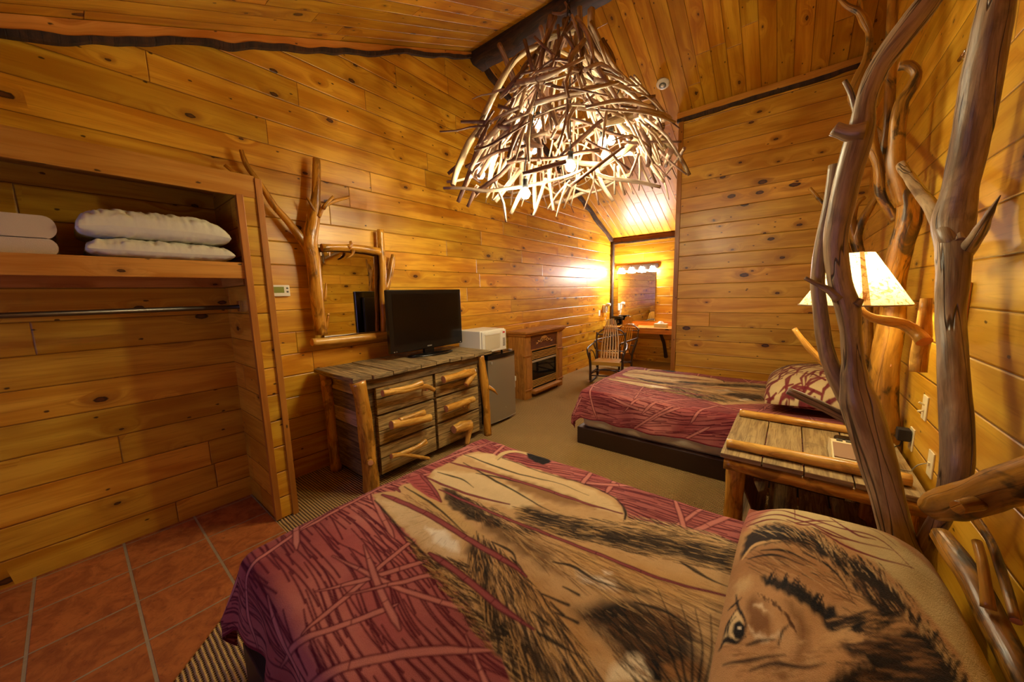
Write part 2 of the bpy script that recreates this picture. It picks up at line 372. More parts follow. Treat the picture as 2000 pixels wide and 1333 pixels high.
k = .06
struct(MB().prism([(XB-.1, roof(XB)-SN*.1), (XR, ZR), (XR, ZR+k), (XB-.1, roof(XB)-SN*.1+k)], 'y', YR-.1, YL+.1), 'ceiling', M['ceil'])
struct(MB().prism([(XR, ZR), (XF+.1, roof(XF)-SF*.1), (XF+.1, roof(XF)-SF*.1+k), (XR, ZR+k)], 'y', YR-.1, YL+.1), 'ceiling', M['ceil'])
struct(MB().bx(XB-.1, XF+.1, YR-.1, YL+.1, -.12, 0), 'floor', M['carpet'])
# entry tiles, 45 degree edge against the carpet
struct(MB().prism([(XB, 0.), (-1.0, .75), (.712, 2.47), (.712, 2.655), (.72, 3.2), (XB, 3.2)], 'z', 0.0, .008), 'floor', M['tile'])

def wavy(x0, z0, x1, z1, wid, dip, seed, y, axis='x', th=.02, n=240, fix=3.2, taper=None):
    """live-edge board: straight upper edge, wavy lower edge"""
    b = MB(); top, bot = [], []
    for i in range(n+1):
        t = i/n; a = x0+(x1-x0)*t; z = z0+(z1-z0)*t
        q = wid*(taper(t) if taper else 1)+dip*(noise.noise(Vector((a*2.3, seed, 0)))+.25*noise.noise(Vector((a*8, seed, 3))))
        top.append((a, z)); bot.append((a, z-max(.008, q)))
    return top, bot
def strip(b, up, lo, axis, c0, c1, m=0):
    n = len(up)
    for i in range(n-1):
        l0 = sqrt((up[i][0]-up[0][0])**2+(up[i][1]-up[0][1])**2); l1 = sqrt((up[i+1][0]-up[0][0])**2+(up[i+1][1]-up[0][1])**2)
        P = lambda p, c: (p[0], c, p[1]) if axis == 'x' else (c, p[0], p[1])
        h = up[i][1]-lo[i][1]; h1 = up[i+1][1]-lo[i+1][1]
        for q, uv in ((( up[i], up[i+1], lo[i+1], lo[i]), [(l0, h), (l1, h1), (l1, 0), (l0, 0)]),):
            b.quad([P(x, c0) for x in q], uv, m); b.quad([P(x, c1) for x in reversed(q)], list(reversed(uv)), m)
        for q in ((lo[i], lo[i+1]), (up[i+1], up[i])):
            b.quad([P(q[0], c0), P(q[1], c0), P(q[1], c1), P(q[0], c1)], [(l0, 0), (l1, 0), (l1, .02), (l0, .02)], m)
def edge_trim(name, x0, z0, x1, z1, wid, dip, bark, seed, axis, c, out, taper=None, mat='trimw'):
    top, bot = wavy(x0, z0, x1, z1, wid, dip, seed, 0, taper=taper)
    b = MB(); strip(b, top, bot, axis, c, c+out)
    low = [(a, z-bark*(1+.5*noise.noise(Vector((a*5, seed, 9))))) for a, z in bot]
    strip(b, bot, low, axis, c, c+out*1.3, 1)
    return struct(b, name, [M[mat], M['bark']])
edge_trim('trim_1', -1.58, roof(-1.58)-.005, XR-.08, roof(XR-.08)-.005, .085, .045, .036, 3.1, 'x', YL, -.03, taper=lambda t: 1.25-.95*t)
edge_trim('trim_2', XR+.08, roof(XR+.08)-.005, XF-.03, roof(XF-.03)-.005, .02, .03, .07, 8.2, 'x', YL, -.04)
edge_trim('trim_3', YR+.01, roof(XP)-.004, YP+.04, roof(XP)-.004, .065, .02, .04, 5.5, 'y', XP, -.03)
edge_trim('trim_4', YP+.01, roof(XF)-.004, YL-.01, roof(XF)-.004, .085, .01, .03, 6.5, 'y', XF, -.04, mat='walnut')
# ridge beam with its bark on
b = MB(); n = 70; prof = [(-.13, .0), (-.13, -.05), (-.125, -.10), (-.09, -.135), (.09, -.14), (.125, -.10), (.13, -.05), (.13, 0)]
for i in range(n+1):
    y = YR+.005+(YL-YR-.01)*i/n; q = 1+.35*noise.noise(Vector((y*2.1, 4, 0)))+.15*noise.noise(Vector((y*8, 1, 0)))
    for px_, pz in prof: b.v.append((XR+px_, y, ZR-.055+pz*q*.85))
for i in range(n):
    for k in range(len(prof)-1):
        A = i*len(prof)+k; b.face((A, A+1, A+1+len(prof), A+len(prof)), [(k*.09, i*.053), (k*.09+.09, i*.053), (k*.09+.09, i*.053+.053), (k*.09, i*.053+.053)], 0, True)
struct(b, 'trim_5', M['bark'])
struct(MB().tube([(XF-.04, YL-.045, .0), (XF-.045, YL-.04, 1.3), (XF-.04, YL-.05, roof(XF)-.06)], [.034, .03, .034], 10, .08, .15), 'trim_6', [M['bark'], M['cut']])
# partition edge: corner board, and baseboards
struct(MB().bx(XP-.02, XP+.0, YP-.035, YP+.02, 0, roof(XP)-.02).bx(XP, XP+.12, YP, YP+.02, 0, roof(XP+.12)-.02), 'trim_7', M['edge'], bevel=.002)
struct(MB().bx(XP-.014, XP, YR+.02, YP-.04, 0, .11), 'baseboard_partition', M['trimw'], bevel=.003)

# ------------------------------------------------------------------ closet bay built against the left wall
XC0, XC1, YC = .71, .85, 2.66
cl = thing('closet', 'open pine-clad closet bay over the terracotta tiles, at the left', 'closet', (.1, 2.93, 0))
b = MB().prism([(YC+.02, 0.0), (YL, 0.0), (YL, 2.26), (YC+.02, 2.26)], 'x', XC0+.012, XC1-.012)
b.build('side_panel', M['wall'], cl)
MB().prism([(XC0+.036, 0.009), (XC1-.036, .009), (XC1-.036, 2.14), (XC0+.036, 2.14)], 'y', YC, YC+.02).build('end_cladding', M['wall'], cl)
MB().bx(XC0, XC0+.036, YC-.008, YC+.03, .009, 2.14).build('inner_trim', M['edge'], cl, bevel=.002)
MB().bx(XC1-.036, XC1, YC-.012, YC+.03, .0, 2.25).build('corner_trim', M['edge'], cl, bevel=.002)
MB().bx(XB+.01, XC1-.036, YC-.004, YC+.02, 2.13, 2.262).build('header_board', M['trimw'], cl, bevel=.002)
MB().bx(XB+.01, XC1-.012, YC+.02, YL-.001, 2.235, 2.26).build('top_panel', M['trimw'], cl)
sh = MB().bx(XB+.01, XC0+.011, YC+.032, YL-.001, 1.70, 1.732).build('shelf', M['trimw'], cl)
MB().bx(XB+.01, XC0+.011, YC+.008, YC+.032, 1.637, 1.734).build('shelf_front_board', M['trimw'], sh, bevel=.003)
MB().bx(XB+.01, XC0+.011, YL-.022, YL-.001, 1.60, 1.70).build('cleat', M['trimw'], sh)
MB().bx(XC0-.008, XC0+.012, YC+.034, YL-.023, 1.60, 1.699).build('cleat', M['trimw'], sh)
rd = thing('closet_rod', 'grey metal hanging rod under the closet shelf', 'closet rod', (.1, 2.86, 1.46))
MB().tube([(XB+.02, 2.86, 1.457), (XC0-.003, 2.86, 1.462)], .014, 16, 1., 0).build('rod', M['rod'], rd)
MB().bx(XC0-.008, XC0+.0115, 2.833, 2.887, 1.43, 1.50).build('end_bracket', M['chrome'], rd, bevel=.002)

# shelf contents: two pillows and two folded fleece blankets
def pillow_mesh(name, cx, cy, z0, hx, hy, h, mat, parent=None, wr=.012, seed=0., nx=90, ny=60, ex=2.6, sag=0.):
    b = MB()
    for side in (1, -1):
        base = len(b.v)
        for j in range(ny+1):
            for i in range(nx+1):
                a, c = -1+2*i/nx, -1+2*j/ny
                e = (max(0, 1-abs(a)**ex)*max(0, 1-abs(c)**ex))**.5
                pin = 1-.07*abs(a*c)**3*1.5
                x = cx+hx*a*(1-.05*(1-abs(c)**2)*abs(a)**4+.05*abs(c)**4)*pin; y = cy+hy*c*(1+.06*abs(a)**4-.04*abs(c)**4)
                q = wr*(noise.noise(Vector((a*9, c*5, seed)))+.5*noise.noise(Vector((a*15, c*7, seed+3)))+.9*(1-abs(noise.noise(Vector((a*12+c*4, c*3, seed+8))))*2)*.5)
                z = z0+h/2*(.62 if side < 0 else 1.0)*side*e+h*.31+ (q if side > 0 else q*.4)*min(1, e*2.2) - sag*abs(a)**3
                if side < 0: z = max(z0+.001, z)
                b.v.append((x, y, z))
        for j in range(ny):
            for i in range(nx):
                A = base+j*(nx+1)+i; q = (A, A+1, A+nx+2, A+nx+1)
                if side < 0: q = tuple(reversed(q))
                b.face(q, [(i/nx, j/ny)]*4, 0, True)
    return b.build(name, mat, parent)
o = pillow_mesh('pillow', .385, 2.90, 1.733, .31, .225, .125, M['linen'], seed=2., ex=5); setp(o, 'flat white pillow lying on the closet shelf, lower of two', 'pillow', 'white pillows on the closet shelf')
o = pillow_mesh('pillow', .37, 2.90, 1.835, .315, .225, .185, M['linen'], seed=6., wr=.011, sag=.02, ex=5); setp(o, 'wrinkled white pillow on top of another on the closet shelf', 'pillow', 'white pillows on the closet shelf')
def folded(z0, h, lab, sd):
    b = MB(); prof = []
    n = 16
    for i in range(n+1):
        a = -pi/2+pi*i/n; prof.append((.005-.03+.03*cos(a), z0+h/2+h/2*.96*sin(a)))
    for i in range(n+1): pass
    pts = [(-.62, z0)]+[(p[0], p[1]) for p in prof]+[(-.62, z0+h*.98)]
    y0, y1 = 2.72, 3.14; k = 24; base = 0
    for j in range(k+1):
        y = y0+(y1-y0)*j/k; e = 1-.12*max(0, 1-j/2.)
        for x, z in pts: b.v.append((x-.01*noise.noise(Vector((y*8, z*9, sd))), y, z0+(z-z0)*e+.004*noise.noise(Vector((x*9, y*9, sd)))*(z-z0 > .03)))
    m = len(pts)
    for j in range(k):
        for i in range(m):
            i2 = (i+1) % m; b.face((j*m+i, j*m+i2, (j+1)*m+i2, (j+1)*m+i), [(0, 0)]*4, 0, 0 < i < m-1)
    b.face(list(range(m)), [(0, 0)]*m); b.face([k*m+i for i in reversed(range(m))], [(0, 0)]*m)
    setp(b.build('folded_blanket', M['towel'], bevel=.008), lab, 'blanket', 'folded beige blankets on the closet shelf')
folded(1.734, .078, 'folded beige fleece blanket on the closet shelf, under the thicker one', 1.)
folded(1.813, .105, 'thicker folded beige fleece blanket, top of the stack on the closet shelf', 4.)

# ------------------------------------------------------------------ left wall: thermostat, log mirror
t = thing('thermostat', 'white wall thermostat with green display beside the closet', 'thermostat', (1.075, 3.19, 1.56))
_a = at(534, 557, Y=3.17); _b = at(568, 579, Y=3.17)
MB().bx(_a.x-.02, _b.x, 3.172, 3.2, _b.z, _a.z+.0).build('body', M['white'], t, bevel=.006)
MB().bx(_a.x-.008, _a.x+(_b.x-_a.x)*.62, 3.169, 3.174, _b.z+.028, _a.z-.014).build('display', M['lcd'], t)
for i in range(2): MB().bx(_b.x-.026, _b.x-.012, 3.169, 3.174, _a.z-.032-.028*i, _a.z-.018-.028*i).build('button', M['grille'], t, bevel=.001)

def traced(pts, X=None, Y=None, k=1.0):
    """pts: (px, py, width px[, plane]) measured on the photo -> room points and radii"""
    P = []
    for p in pts:
        kw = {'X': X, 'Y': Y}
        if len(p) > 3:
            if X is not None: kw['X'] = p[3]
            else: kw['Y'] = p[3]
        P.append(at(p[0], p[1], **{a: v for a, v in kw.items() if v is not None}))
    R = []
    for i, p in enumerate(P):
        T = (P[min(i+1, len(P)-1)]-P[max(0, i-1)]).normalized(); v = (p-CAM).normalized()
        m = v.cross(T).normalized()
        s = (proj(p+m*.01)-proj(p-m*.01)).length/.02
        R.append(pts[i][2]/2/s*k)
    return P, R
def branch(name, pts, mats, parent, X=None, Y=None, seg=18, rough=.07, step=.03, k=1., **kw):
    P, R = traced(pts, X, Y, k); return MB().tube(P, R, seg, step, rough, **kw).build(name, mats, parent)

mi = thing('mirror', 'wall mirror framed by a forked tree trunk and log rails above the dresser', 'mirror', (1.66, 3.15, 1.1))
MBm = MB().bx(1.36, 1.97, 3.165, 3.19, 1.17, 1.93)
MBm.build('mirror_glass', M['mirror'], mi)
WD = [M['honey'], M['cut']]
branch('trunk', [(628, 654, 24), (622, 610, 26), (617, 560, 28), (612, 510, 28), (605, 470, 32), (612, 430, 27), (617, 380, 19), (618, 340, 17), (618, 311, 16)], WD, mi, Y=3.10)
branch('branch', [(608, 500, 20), (598, 480, 20), (585, 462, 18), (560, 430, 14), (535, 402, 13), (515, 370, 12), (497, 345, 11), (480, 320, 11), (471, 293, 9)], WD, mi, Y=3.12)
branch('branch', [(497, 348, 9), (480, 345, 7), (461, 339, 7), (438, 322, 6)], WD, mi, Y=3.13)
branch('branch', [(622, 424, 9), (632, 405, 9), (650, 394, 8), (682, 385, 6)], WD, mi, Y=3.06)
branch('branch', [(632, 408, 8), (640, 396, 7), (651, 384, 6)], WD, mi, Y=3.04)
branch('branch', [(622, 424, 8), (612, 408, 6), (600, 386, 5)], WD, mi, Y=3.07)
branch('top_rail', [(628, 484, 15), (660, 484, 14), (700, 486, 15), (741, 492, 15)], WD, mi, Y=3.12)
branch('branch', [(680, 484, 10), (686, 478, 8), (684, 471, 5)], WD, mi, Y=3.1)
branch('branch', [(690, 488, 8), (688, 498, 6), (678, 504, 3)], WD, mi, Y=3.08)
branch('right_post', [(750, 664, 13), (749, 620, 13), (748, 570, 14), (748, 530, 14), (745, 490, 13), (743, 449, 13)], WD, mi, Y=3.12)
branch('branch', [(752, 568, 14), (760, 545, 11), (764, 525, 11), (768, 498, 9)], WD, mi, Y=3.12)
branch('bottom_rail', [(609, 669, 16), (640, 667, 15), (690, 662, 15), (760, 655, 15), (800, 650, 14)], [M['honeyl'], M['cut']], mi, Y=3.10)
branch('branch', [(634, 588, 8), (636, 570, 6), (637, 553, 3)], WD, mi, Y=3.08)
branch('branch', [(636, 642, 8), (640, 628, 6), (641, 615, 4)], WD, mi, Y=3.08)

# smoke detector on the far roof slope
p = at(1295, 162, X=4.05)
for _ in range(30): p = at(1295, 162, X=p.x+(roof(p.x)-p.z)*.5)
nrm = Vector((-SF, 0, -1)).normalized(); q = nrm.to_track_quat('Z', 'Y').to_matrix()
sd = thing('smoke_detector', 'round white smoke detector on the sloped ceiling', 'smoke detector', p)
MB().lathe([(0, -.0), (.072, .0), (.072, .018), (.06, .034), (.045, .038), (0, .038)], p, 32, M=q).build('body', M['white'], sd)
MB().lathe([(.022, .036), (.04, .036), (.04, .041), (.022, .041)], p, 24, M=q).build('vent_ring', M['grille'], sd)
MB().lathe([(0, .037), (.02, .037), (.018, .046), (0, .047)], p, 20, M=q).build('sensor_cap', M['white'], sd)

# ------------------------------------------------------------------ dresser
dr = thing('dresser', 'rustic barnwood dresser with log legs and branch handles, six drawers', 'dresser', (1.95, 2.8, 0))
TX0, TX1, TZ = 1.23, 2.75, .915
b = MB(); x = TX0
ws = [.15, .165, .125, .14, .16, .15, .135, .165, .14, .12]
ks = (TX1-TX0)/sum(ws)
for i, w_ in enumerate(ws):
    dz = random.uniform(-.004, .005); y0 = 2.47+random.uniform(-.012, .012)
    w2 = w_*ks
    MBt = b.bx(x+.003, x+w2-.003, y0, 3.14, TZ-.035+dz, TZ+dz, grain=1); x += w2
b.build('dresser_top', M['barnt'], dr, bevel=.004)
MB().bx(1.30, 2.66, 2.505, 2.53, .80, .875).build('apron', M['barnd'], dr, bevel=.002)
c = MB().bx(1.36, 2.64, 2.548, 3.10, .06, .872)
c.build('carcass', M['barnd'], dr)
for i, (z0, z1, mt) in enumerate(((.07, .20, 'barnd'), (.205, .335, 'barnd'), (.34, .47, 'barnd'), (.475, .60, 'barnp'), (.605, .735, 'barnd'), (.74, .87, 'barn'))):
    MB().bx(1.325, 1.355, 2.56, 3.08, z0, z1).build('side_board', M[mt], dr, bevel=.003)
legs = {'fl': [(1.315, 2.50, 0), (1.315, 2.50, .25), (1.31, 2.50, .5), (1.30, 2.505, .75), (1.285, 2.51, .88)], 'fr': [(2.655, 2.485, 0), (2.65, 2.485, .35), (2.635, 2.485, .55), (2.60, 2.49, .88)],
        'bl': [(1.31, 3.06, 0), (1.315, 3.07, .4), (1.30, 3.08, .88)], 'br': [(2.70, 3.08, 0), (2.70, 3.08, .88)]}
LR = {'fl': [.062, .058, .056, .052, .056], 'fr': [.04, .038, .046, .032], 'bl': [.05, .05, .045], 'br': [.045, .045]}
for kx in legs:
    lg = MB().tube(legs[kx], LR[kx], 20, .03, .07).build('leg', [M['honey'], M['cut']], dr)
    if kx == 'fl':
        MB().tube([(1.30, 2.46, .25), (1.285, 2.42, .262)], [.03, .02], 10, .01, .1).build('knot_stub', [M['honey'], M['cut']], lg)
    if kx == 'fr':
        MB().tube([(2.66, 2.465, .53), (2.70, 2.43, .50), (2.74, 2.40, .44)], [.03, .018, .005], 10, .01, .05).build('knot_stub', [M['honey'], M['cut']], lg)
    if kx == 'bl':
        MB().tube([(1.31, 3.03, .80), (1.25, 3.02, .80)], [.028, .026], 12, .01, .05).build('knot_stub', [M['honeyl'], M['cut']], lg)
cols = ((1.425, 1.985), (2.015, 2.565)); rows = ((.575, .795), (.325, .555), (.075, .305))
HH = {(0, 0): [[(747, 769, 12), (790, 763, 10), (828, 755, 9), (848, 762, 8)], [(760, 764, 8), (800, 757, 9), (824, 748, 11)]],
      (0, 1): [[(764, 831, 16), (800, 824, 15), (840, 816, 14)], [(780, 822, 10), (810, 812, 10), (829, 806, 11)]],
      (0, 2): [[(764, 892, 10), (785, 888, 9), (806, 891, 7), (838, 896, 6)], [(780, 888, 8), (805, 878, 9), (822, 869, 8), (832, 860, 7)], [(820, 872, 6), (828, 868, 6), (834, 865, 5)]],
      (1, 0): [[(866, 742, 13), (890, 735, 12), (912, 729, 14), (925, 727, 14)], [(925, 728, 14), (918, 740, 13), (910, 752, 10)], [(908, 727, 7), (909, 722, 6)]],
      (1, 1): [[(871, 799, 12), (895, 791, 12), (925, 780, 11)], [(908, 788, 9), (904, 795, 8)], [(916, 786, 5), (915, 798, 4)]],
      (1, 2): [[(886, 840, 15), (902, 834, 20), (918, 830, 18)], [(916, 834, 16), (915, 850, 10), (912, 868, 8)]]}
for ci, (x0, x1) in enumerate(cols):
    for ri, (z0, z1) in enumerate(rows):
        zm = z0+(z1-z0)*random.uniform(.45, .6)
        d = MB().bx(x0, x1, 2.515, 2.547, z0, zm-.003).bx(x0, x1, 2.515, 2.547, zm+.003, z1).build('drawer', M['barn'], dr, bevel=.003)
        h = MB()
        for pts in HH[(ci, ri)]:
            P, R = traced(pts, Y=2.45); h.tube(P, [r*1.08 for r in R], 12, .015, .08)
        P, R = traced(HH[(ci, ri)][0], Y=2.45)
        for e in (P[0].lerp(P[-1], .12), P[0].lerp(P[-1], .85)): h.tube([e, (e.x, 2.514, e.z)], .01, 8, .02, 0)
        h.build('handle', [M['honeyl'], M['cut']], d)

# ------------------------------------------------------------------ television
tv = thing('television', 'black flat-screen television standing on the dresser', 'television', (2.28, 2.86, .915))
tz0, tz1, tx0, tx1, ty = .975, 1.565, 1.80, 2.70, 2.86
MB().bx(tx0, tx1, ty, ty+.05, tz0, tz1).build('bezel', M['blackp'], tv, bevel=.008)
MB().bx(tx0+.06, tx1-.06, ty+.05, ty+.095, tz0+.06, tz1-.06).build('rear_housing', M['blackm'], tv, bevel=.015)
MB().bx(tx0+.045, tx1-.045, ty-.002, ty+.001, tz0+.075, tz1-.04).build('screen', M['screen'], tv)
MB().lathe([(0, .0), (.0, .0), (.21, .0), (.215, .008), (.19, .018), (0, .022)], (2.25, 2.85, .92), 36, M=Matrix.Diagonal((1.25, .62, 1))).build('stand_base', M['blackp'], tv)
MB().bx(2.19, 2.31, 2.87, 2.91, .93, 1.0).build('stand_neck', M['blackp'], tv, bevel=.006)
# tiny silver maker's print (six strokes) and two dots
b = MB()
for i in range(6): b.bx(2.215+i*.0095, 2.2225+i*.0095, ty-.003, ty, .998, 1.0085)
b.build('maker_print', M['silver'], tv)
for xx, w_ in ((tx0+.03, .008), (tx0+.055, .008), (tx1-.04, .015)): MB().bx(xx, xx+w_, ty-.003, ty, tz0+.012, tz0+.018).build('indicator_light', M['silver'], tv)

# ------------------------------------------------------------------ mini fridge + microwave
fr = thing('mini_fridge', 'small stainless-door refrigerator between dresser and fireplace', 'refrigerator', (3.06, 2.85, 0))
MB().bx(2.82, 3.30, 2.655, 3.14, .015, .80).build('cabinet', M['blackm'], fr, bevel=.004)
def bowed(z0, z1, out, y, mat, name, x0=2.82, x1=3.30, dep=.05, par=fr):
    poly = [(x0+(x1-x0)*i/16, y-out*sin(pi*i/16)) for i in range(17)]+[(x1, y+dep), (x0, y+dep)]
    return MB().prism(poly, 'z', z0, z1).build(name, mat, par, bevel=.004)
dd = bowed(.04, .775, .018, 2.60, M['steel'], 'door')
bowed(.777, .825, .022, 2.598, M['blackp'], 'door_cap', par=dd)
MB().bx(2.82, 3.30, 2.65, 3.14, .80, .83).build('top_panel', M['blackp'], fr, bevel=.006)
MB().bx(3.272, 3.30, 2.63, 2.67, .826, .84).build('hinge_cover', M['silver'], dd, bevel=.002)
MB().bx(3.302, 3.325, 2.60, 2.625, .44, .50).bx(3.305, 3.312, 2.605, 2.612, .36, .44).build('door_latch', M['white'], dd, bevel=.003)
MB().bx(2.862, 2.886, 2.587, 2.591, .722, .752).build('badge', M['silver'], dd, bevel=.002)
MB().bx(3.085, 3.095, 2.579, 2.583, .17, .18).build('lock', M['silver'], dd)
for fx in (2.85, 3.27):
    for fy in (2.68, 3.1): MB().lathe([(0, 0), (.015, 0), (.015, .018), (0, .018)], (fx, fy, 0), 10).build('foot', M['blackm'], fr)
mw = thing('microwave', 'white microwave oven on top of the small refrigerator', 'microwave', (2.96, 2.8, .84))
mx0, mx1, my0, mz0, mz1 = 2.745, 3.165, 2.63, .852, 1.105
MB().bx(mx0, mx1, my0, 2.97, mz0, mz1).build('case', M['white'], mw, bevel=.008)
d = MB().bx(mx0+.012, mx1-.085, my0-.022, my0-.001, mz0+.008, mz1-.01).build('door', M['white'], mw, bevel=.006)
def rrect(x0, x1, z0, z1, r=.02, bul=.0, n=6):
    P = []
    for cx, cz, a0 in ((x1-r, z1-r, 0), (x0+r, z1-r, 90), (x0+r, z0+r, 180), (x1-r, z0+r, 270)):
        for i in range(n+1): a = radians(a0+90*i/n); P.append((cx+r*cos(a), cz+r*sin(a)))
    return P
MB().prism(rrect(mx0+.055, mx1-.12, mz0+.04, mz1-.045, .02), 'y', my0-.0255, my0-.022).build('door_window', plain('pale_window', S(205, 192, 165), .3), d)
MB().prism(rrect(mx0+.045, mx1-.11, mz1-.05, mz1-.03, .008), 'y', my0-.029, my0-.022).build('door_grip', M['white'], d)
MB().bx(mx1-.083, mx1-.002, my0-.020, my0-.001, mz0+.008, mz1-.01).build('control_panel', M['white'], mw, bevel=.005)
MB().bx(mx1-.062, mx1-.024, my0-.022, my0-.019, mz1-.05, mz1-.032).build('display', M['red'], mw)
b = MB()
for i in range(3):
    for j in range(7): b.bx(mx1-.062+i*.0145, mx1-.051+i*.0145, my0-.022, my0-.019, mz0+.052+j*.014, mz0+.061+j*.014)
b.build('keypad', M['grille'], mw)
for fx in (mx0+.03, mx1-.03):
    for fy in (2.66, 2.94): MB().lathe([(0, 0), (.012, 0), (.012, .022), (0, .022)], (fx, fy, .831), 10).build('foot', M['blackm'], mw)

# ------------------------------------------------------------------ electric fireplace
fp = thing('fireplace', 'oak electric fireplace with brass louvres against the log wall', 'fireplace', (4.37, 3.0, 0))
fx0, fx1, fy, fz = 3.875, 4.90, 2.87, .985
MB().prism([(fx0, 0), (fx0+.17, 0), (fx0+.17, .06), (fx1-.17, .06), (fx1-.17, 0), (fx1, 0), (fx1, .90), (fx0, .90)], 'y', fy+.03, 3.16).build('surround', M['oak'], fp)
for x0, x1 in ((fx0, fx0+.15), (fx1-.15, fx1)):
    MB().bx(x0, x1, fy, fy+.03, 0, .90, grain=2).bx(x0-.01, x1+.01, fy-.012, fy+.02, .62, .64).bx(x0-.008, x1+.008, fy-.01, fy+.02, .12, .14).bx(x0+.03, x1-.03, fy-.008, fy, .16, .6, grain=2).build('pilaster', M['oak'], fp, bevel=.003)
MB().bx(fx0-.035, fx1+.035, fy-.055, 3.17, .945, .975).bx(fx0-.02, fx1+.02, fy-.035, 3.165, .918, .946).bx(fx0-.01, fx1+.01, fy-.018, 3.16, .90, .919).build('mantel_shelf', M['oak'], fp, bevel=.004)
ap = MB().bx(fx0+.15, fx1-.15, fy+.015, fy+.035, .70, .90).build('frieze_panel', M['walnut'], fp)
b = MB(); cx = (fx0+fx1)/2
for sgn in (-1, 1):
    for i in range(9):
        t_ = i/8; x = cx+sgn*(.01+.2*t_); z = .835-.055*t_**1.2+.012*sin(i*2.4)
        b.lathe([(0, 0), (.016*(1-.5*t_), .002), (.012, .010), (0, .013)], (x, fy+.015, z), 8, axis='y', M=Matrix.Diagonal((1, -1, 1)))
    P = [(cx+sgn*.23*i/10, fy+.012, .80-.03*(i/10)**2+.012*sin(i*1.3)) for i in range(11)]
    b.tube(P, [.006]*10+[.003], 6, .02, 0)
for i in range(7): b.lathe([(0, 0), (.018, .003), (.01, .012), (0, .014)], (cx-.06+.02*i, fy+.015, .845+.012*cos((i-3)*.5)), 8, axis='y', M=Matrix.Diagonal((1, -1, 1)))
b.build('carved_ornament', M['gold'], ap)
ix0, ix1 = fx0+.155, fx1-.155
MB().bx(ix0, ix0+.02, fy+.0, fy+.03, .11, .70).bx(ix1-.02, ix1, fy, fy+.03, .11, .70).bx(ix0+.02, ix1-.02, fy, fy+.03, .685, .70).build('insert_frame', M['oak'], fp)
MB().bx(ix0+.021, ix1-.021, fy+.022, fy+.03, .11, .684).build('firebox_back', M['blackm'], fp)
for z0, nn in ((.555, 5), (.145, 5)):
    for i in range(nn): MB().bx(ix0+.03, ix1-.03, fy+.004+.0, fy+.018, z0+i*.022, z0+i*.022+.010).build('louvre', M['brass'], fp, bevel=.003)
MB().bx(ix0+.022, ix1-.022, fy+.008, fy+.022, .505, .535).build('chrome_bar', M['silver'], fp, bevel=.003)
MB().bx(ix0+.022, ix1-.022, fy+.014, fy+.020, .26, .50).build('glass_door', M['glassd'], fp)
b = MB().bx(fx0+.14, fx1-.14, fy-.075, fy+.02, .085, .112).bx(fx0+.15, fx1-.15, fy-.06, fy+.02, .06, .086)
b.build('hearth_ledge', M['oak'], fp, bevel=.004)
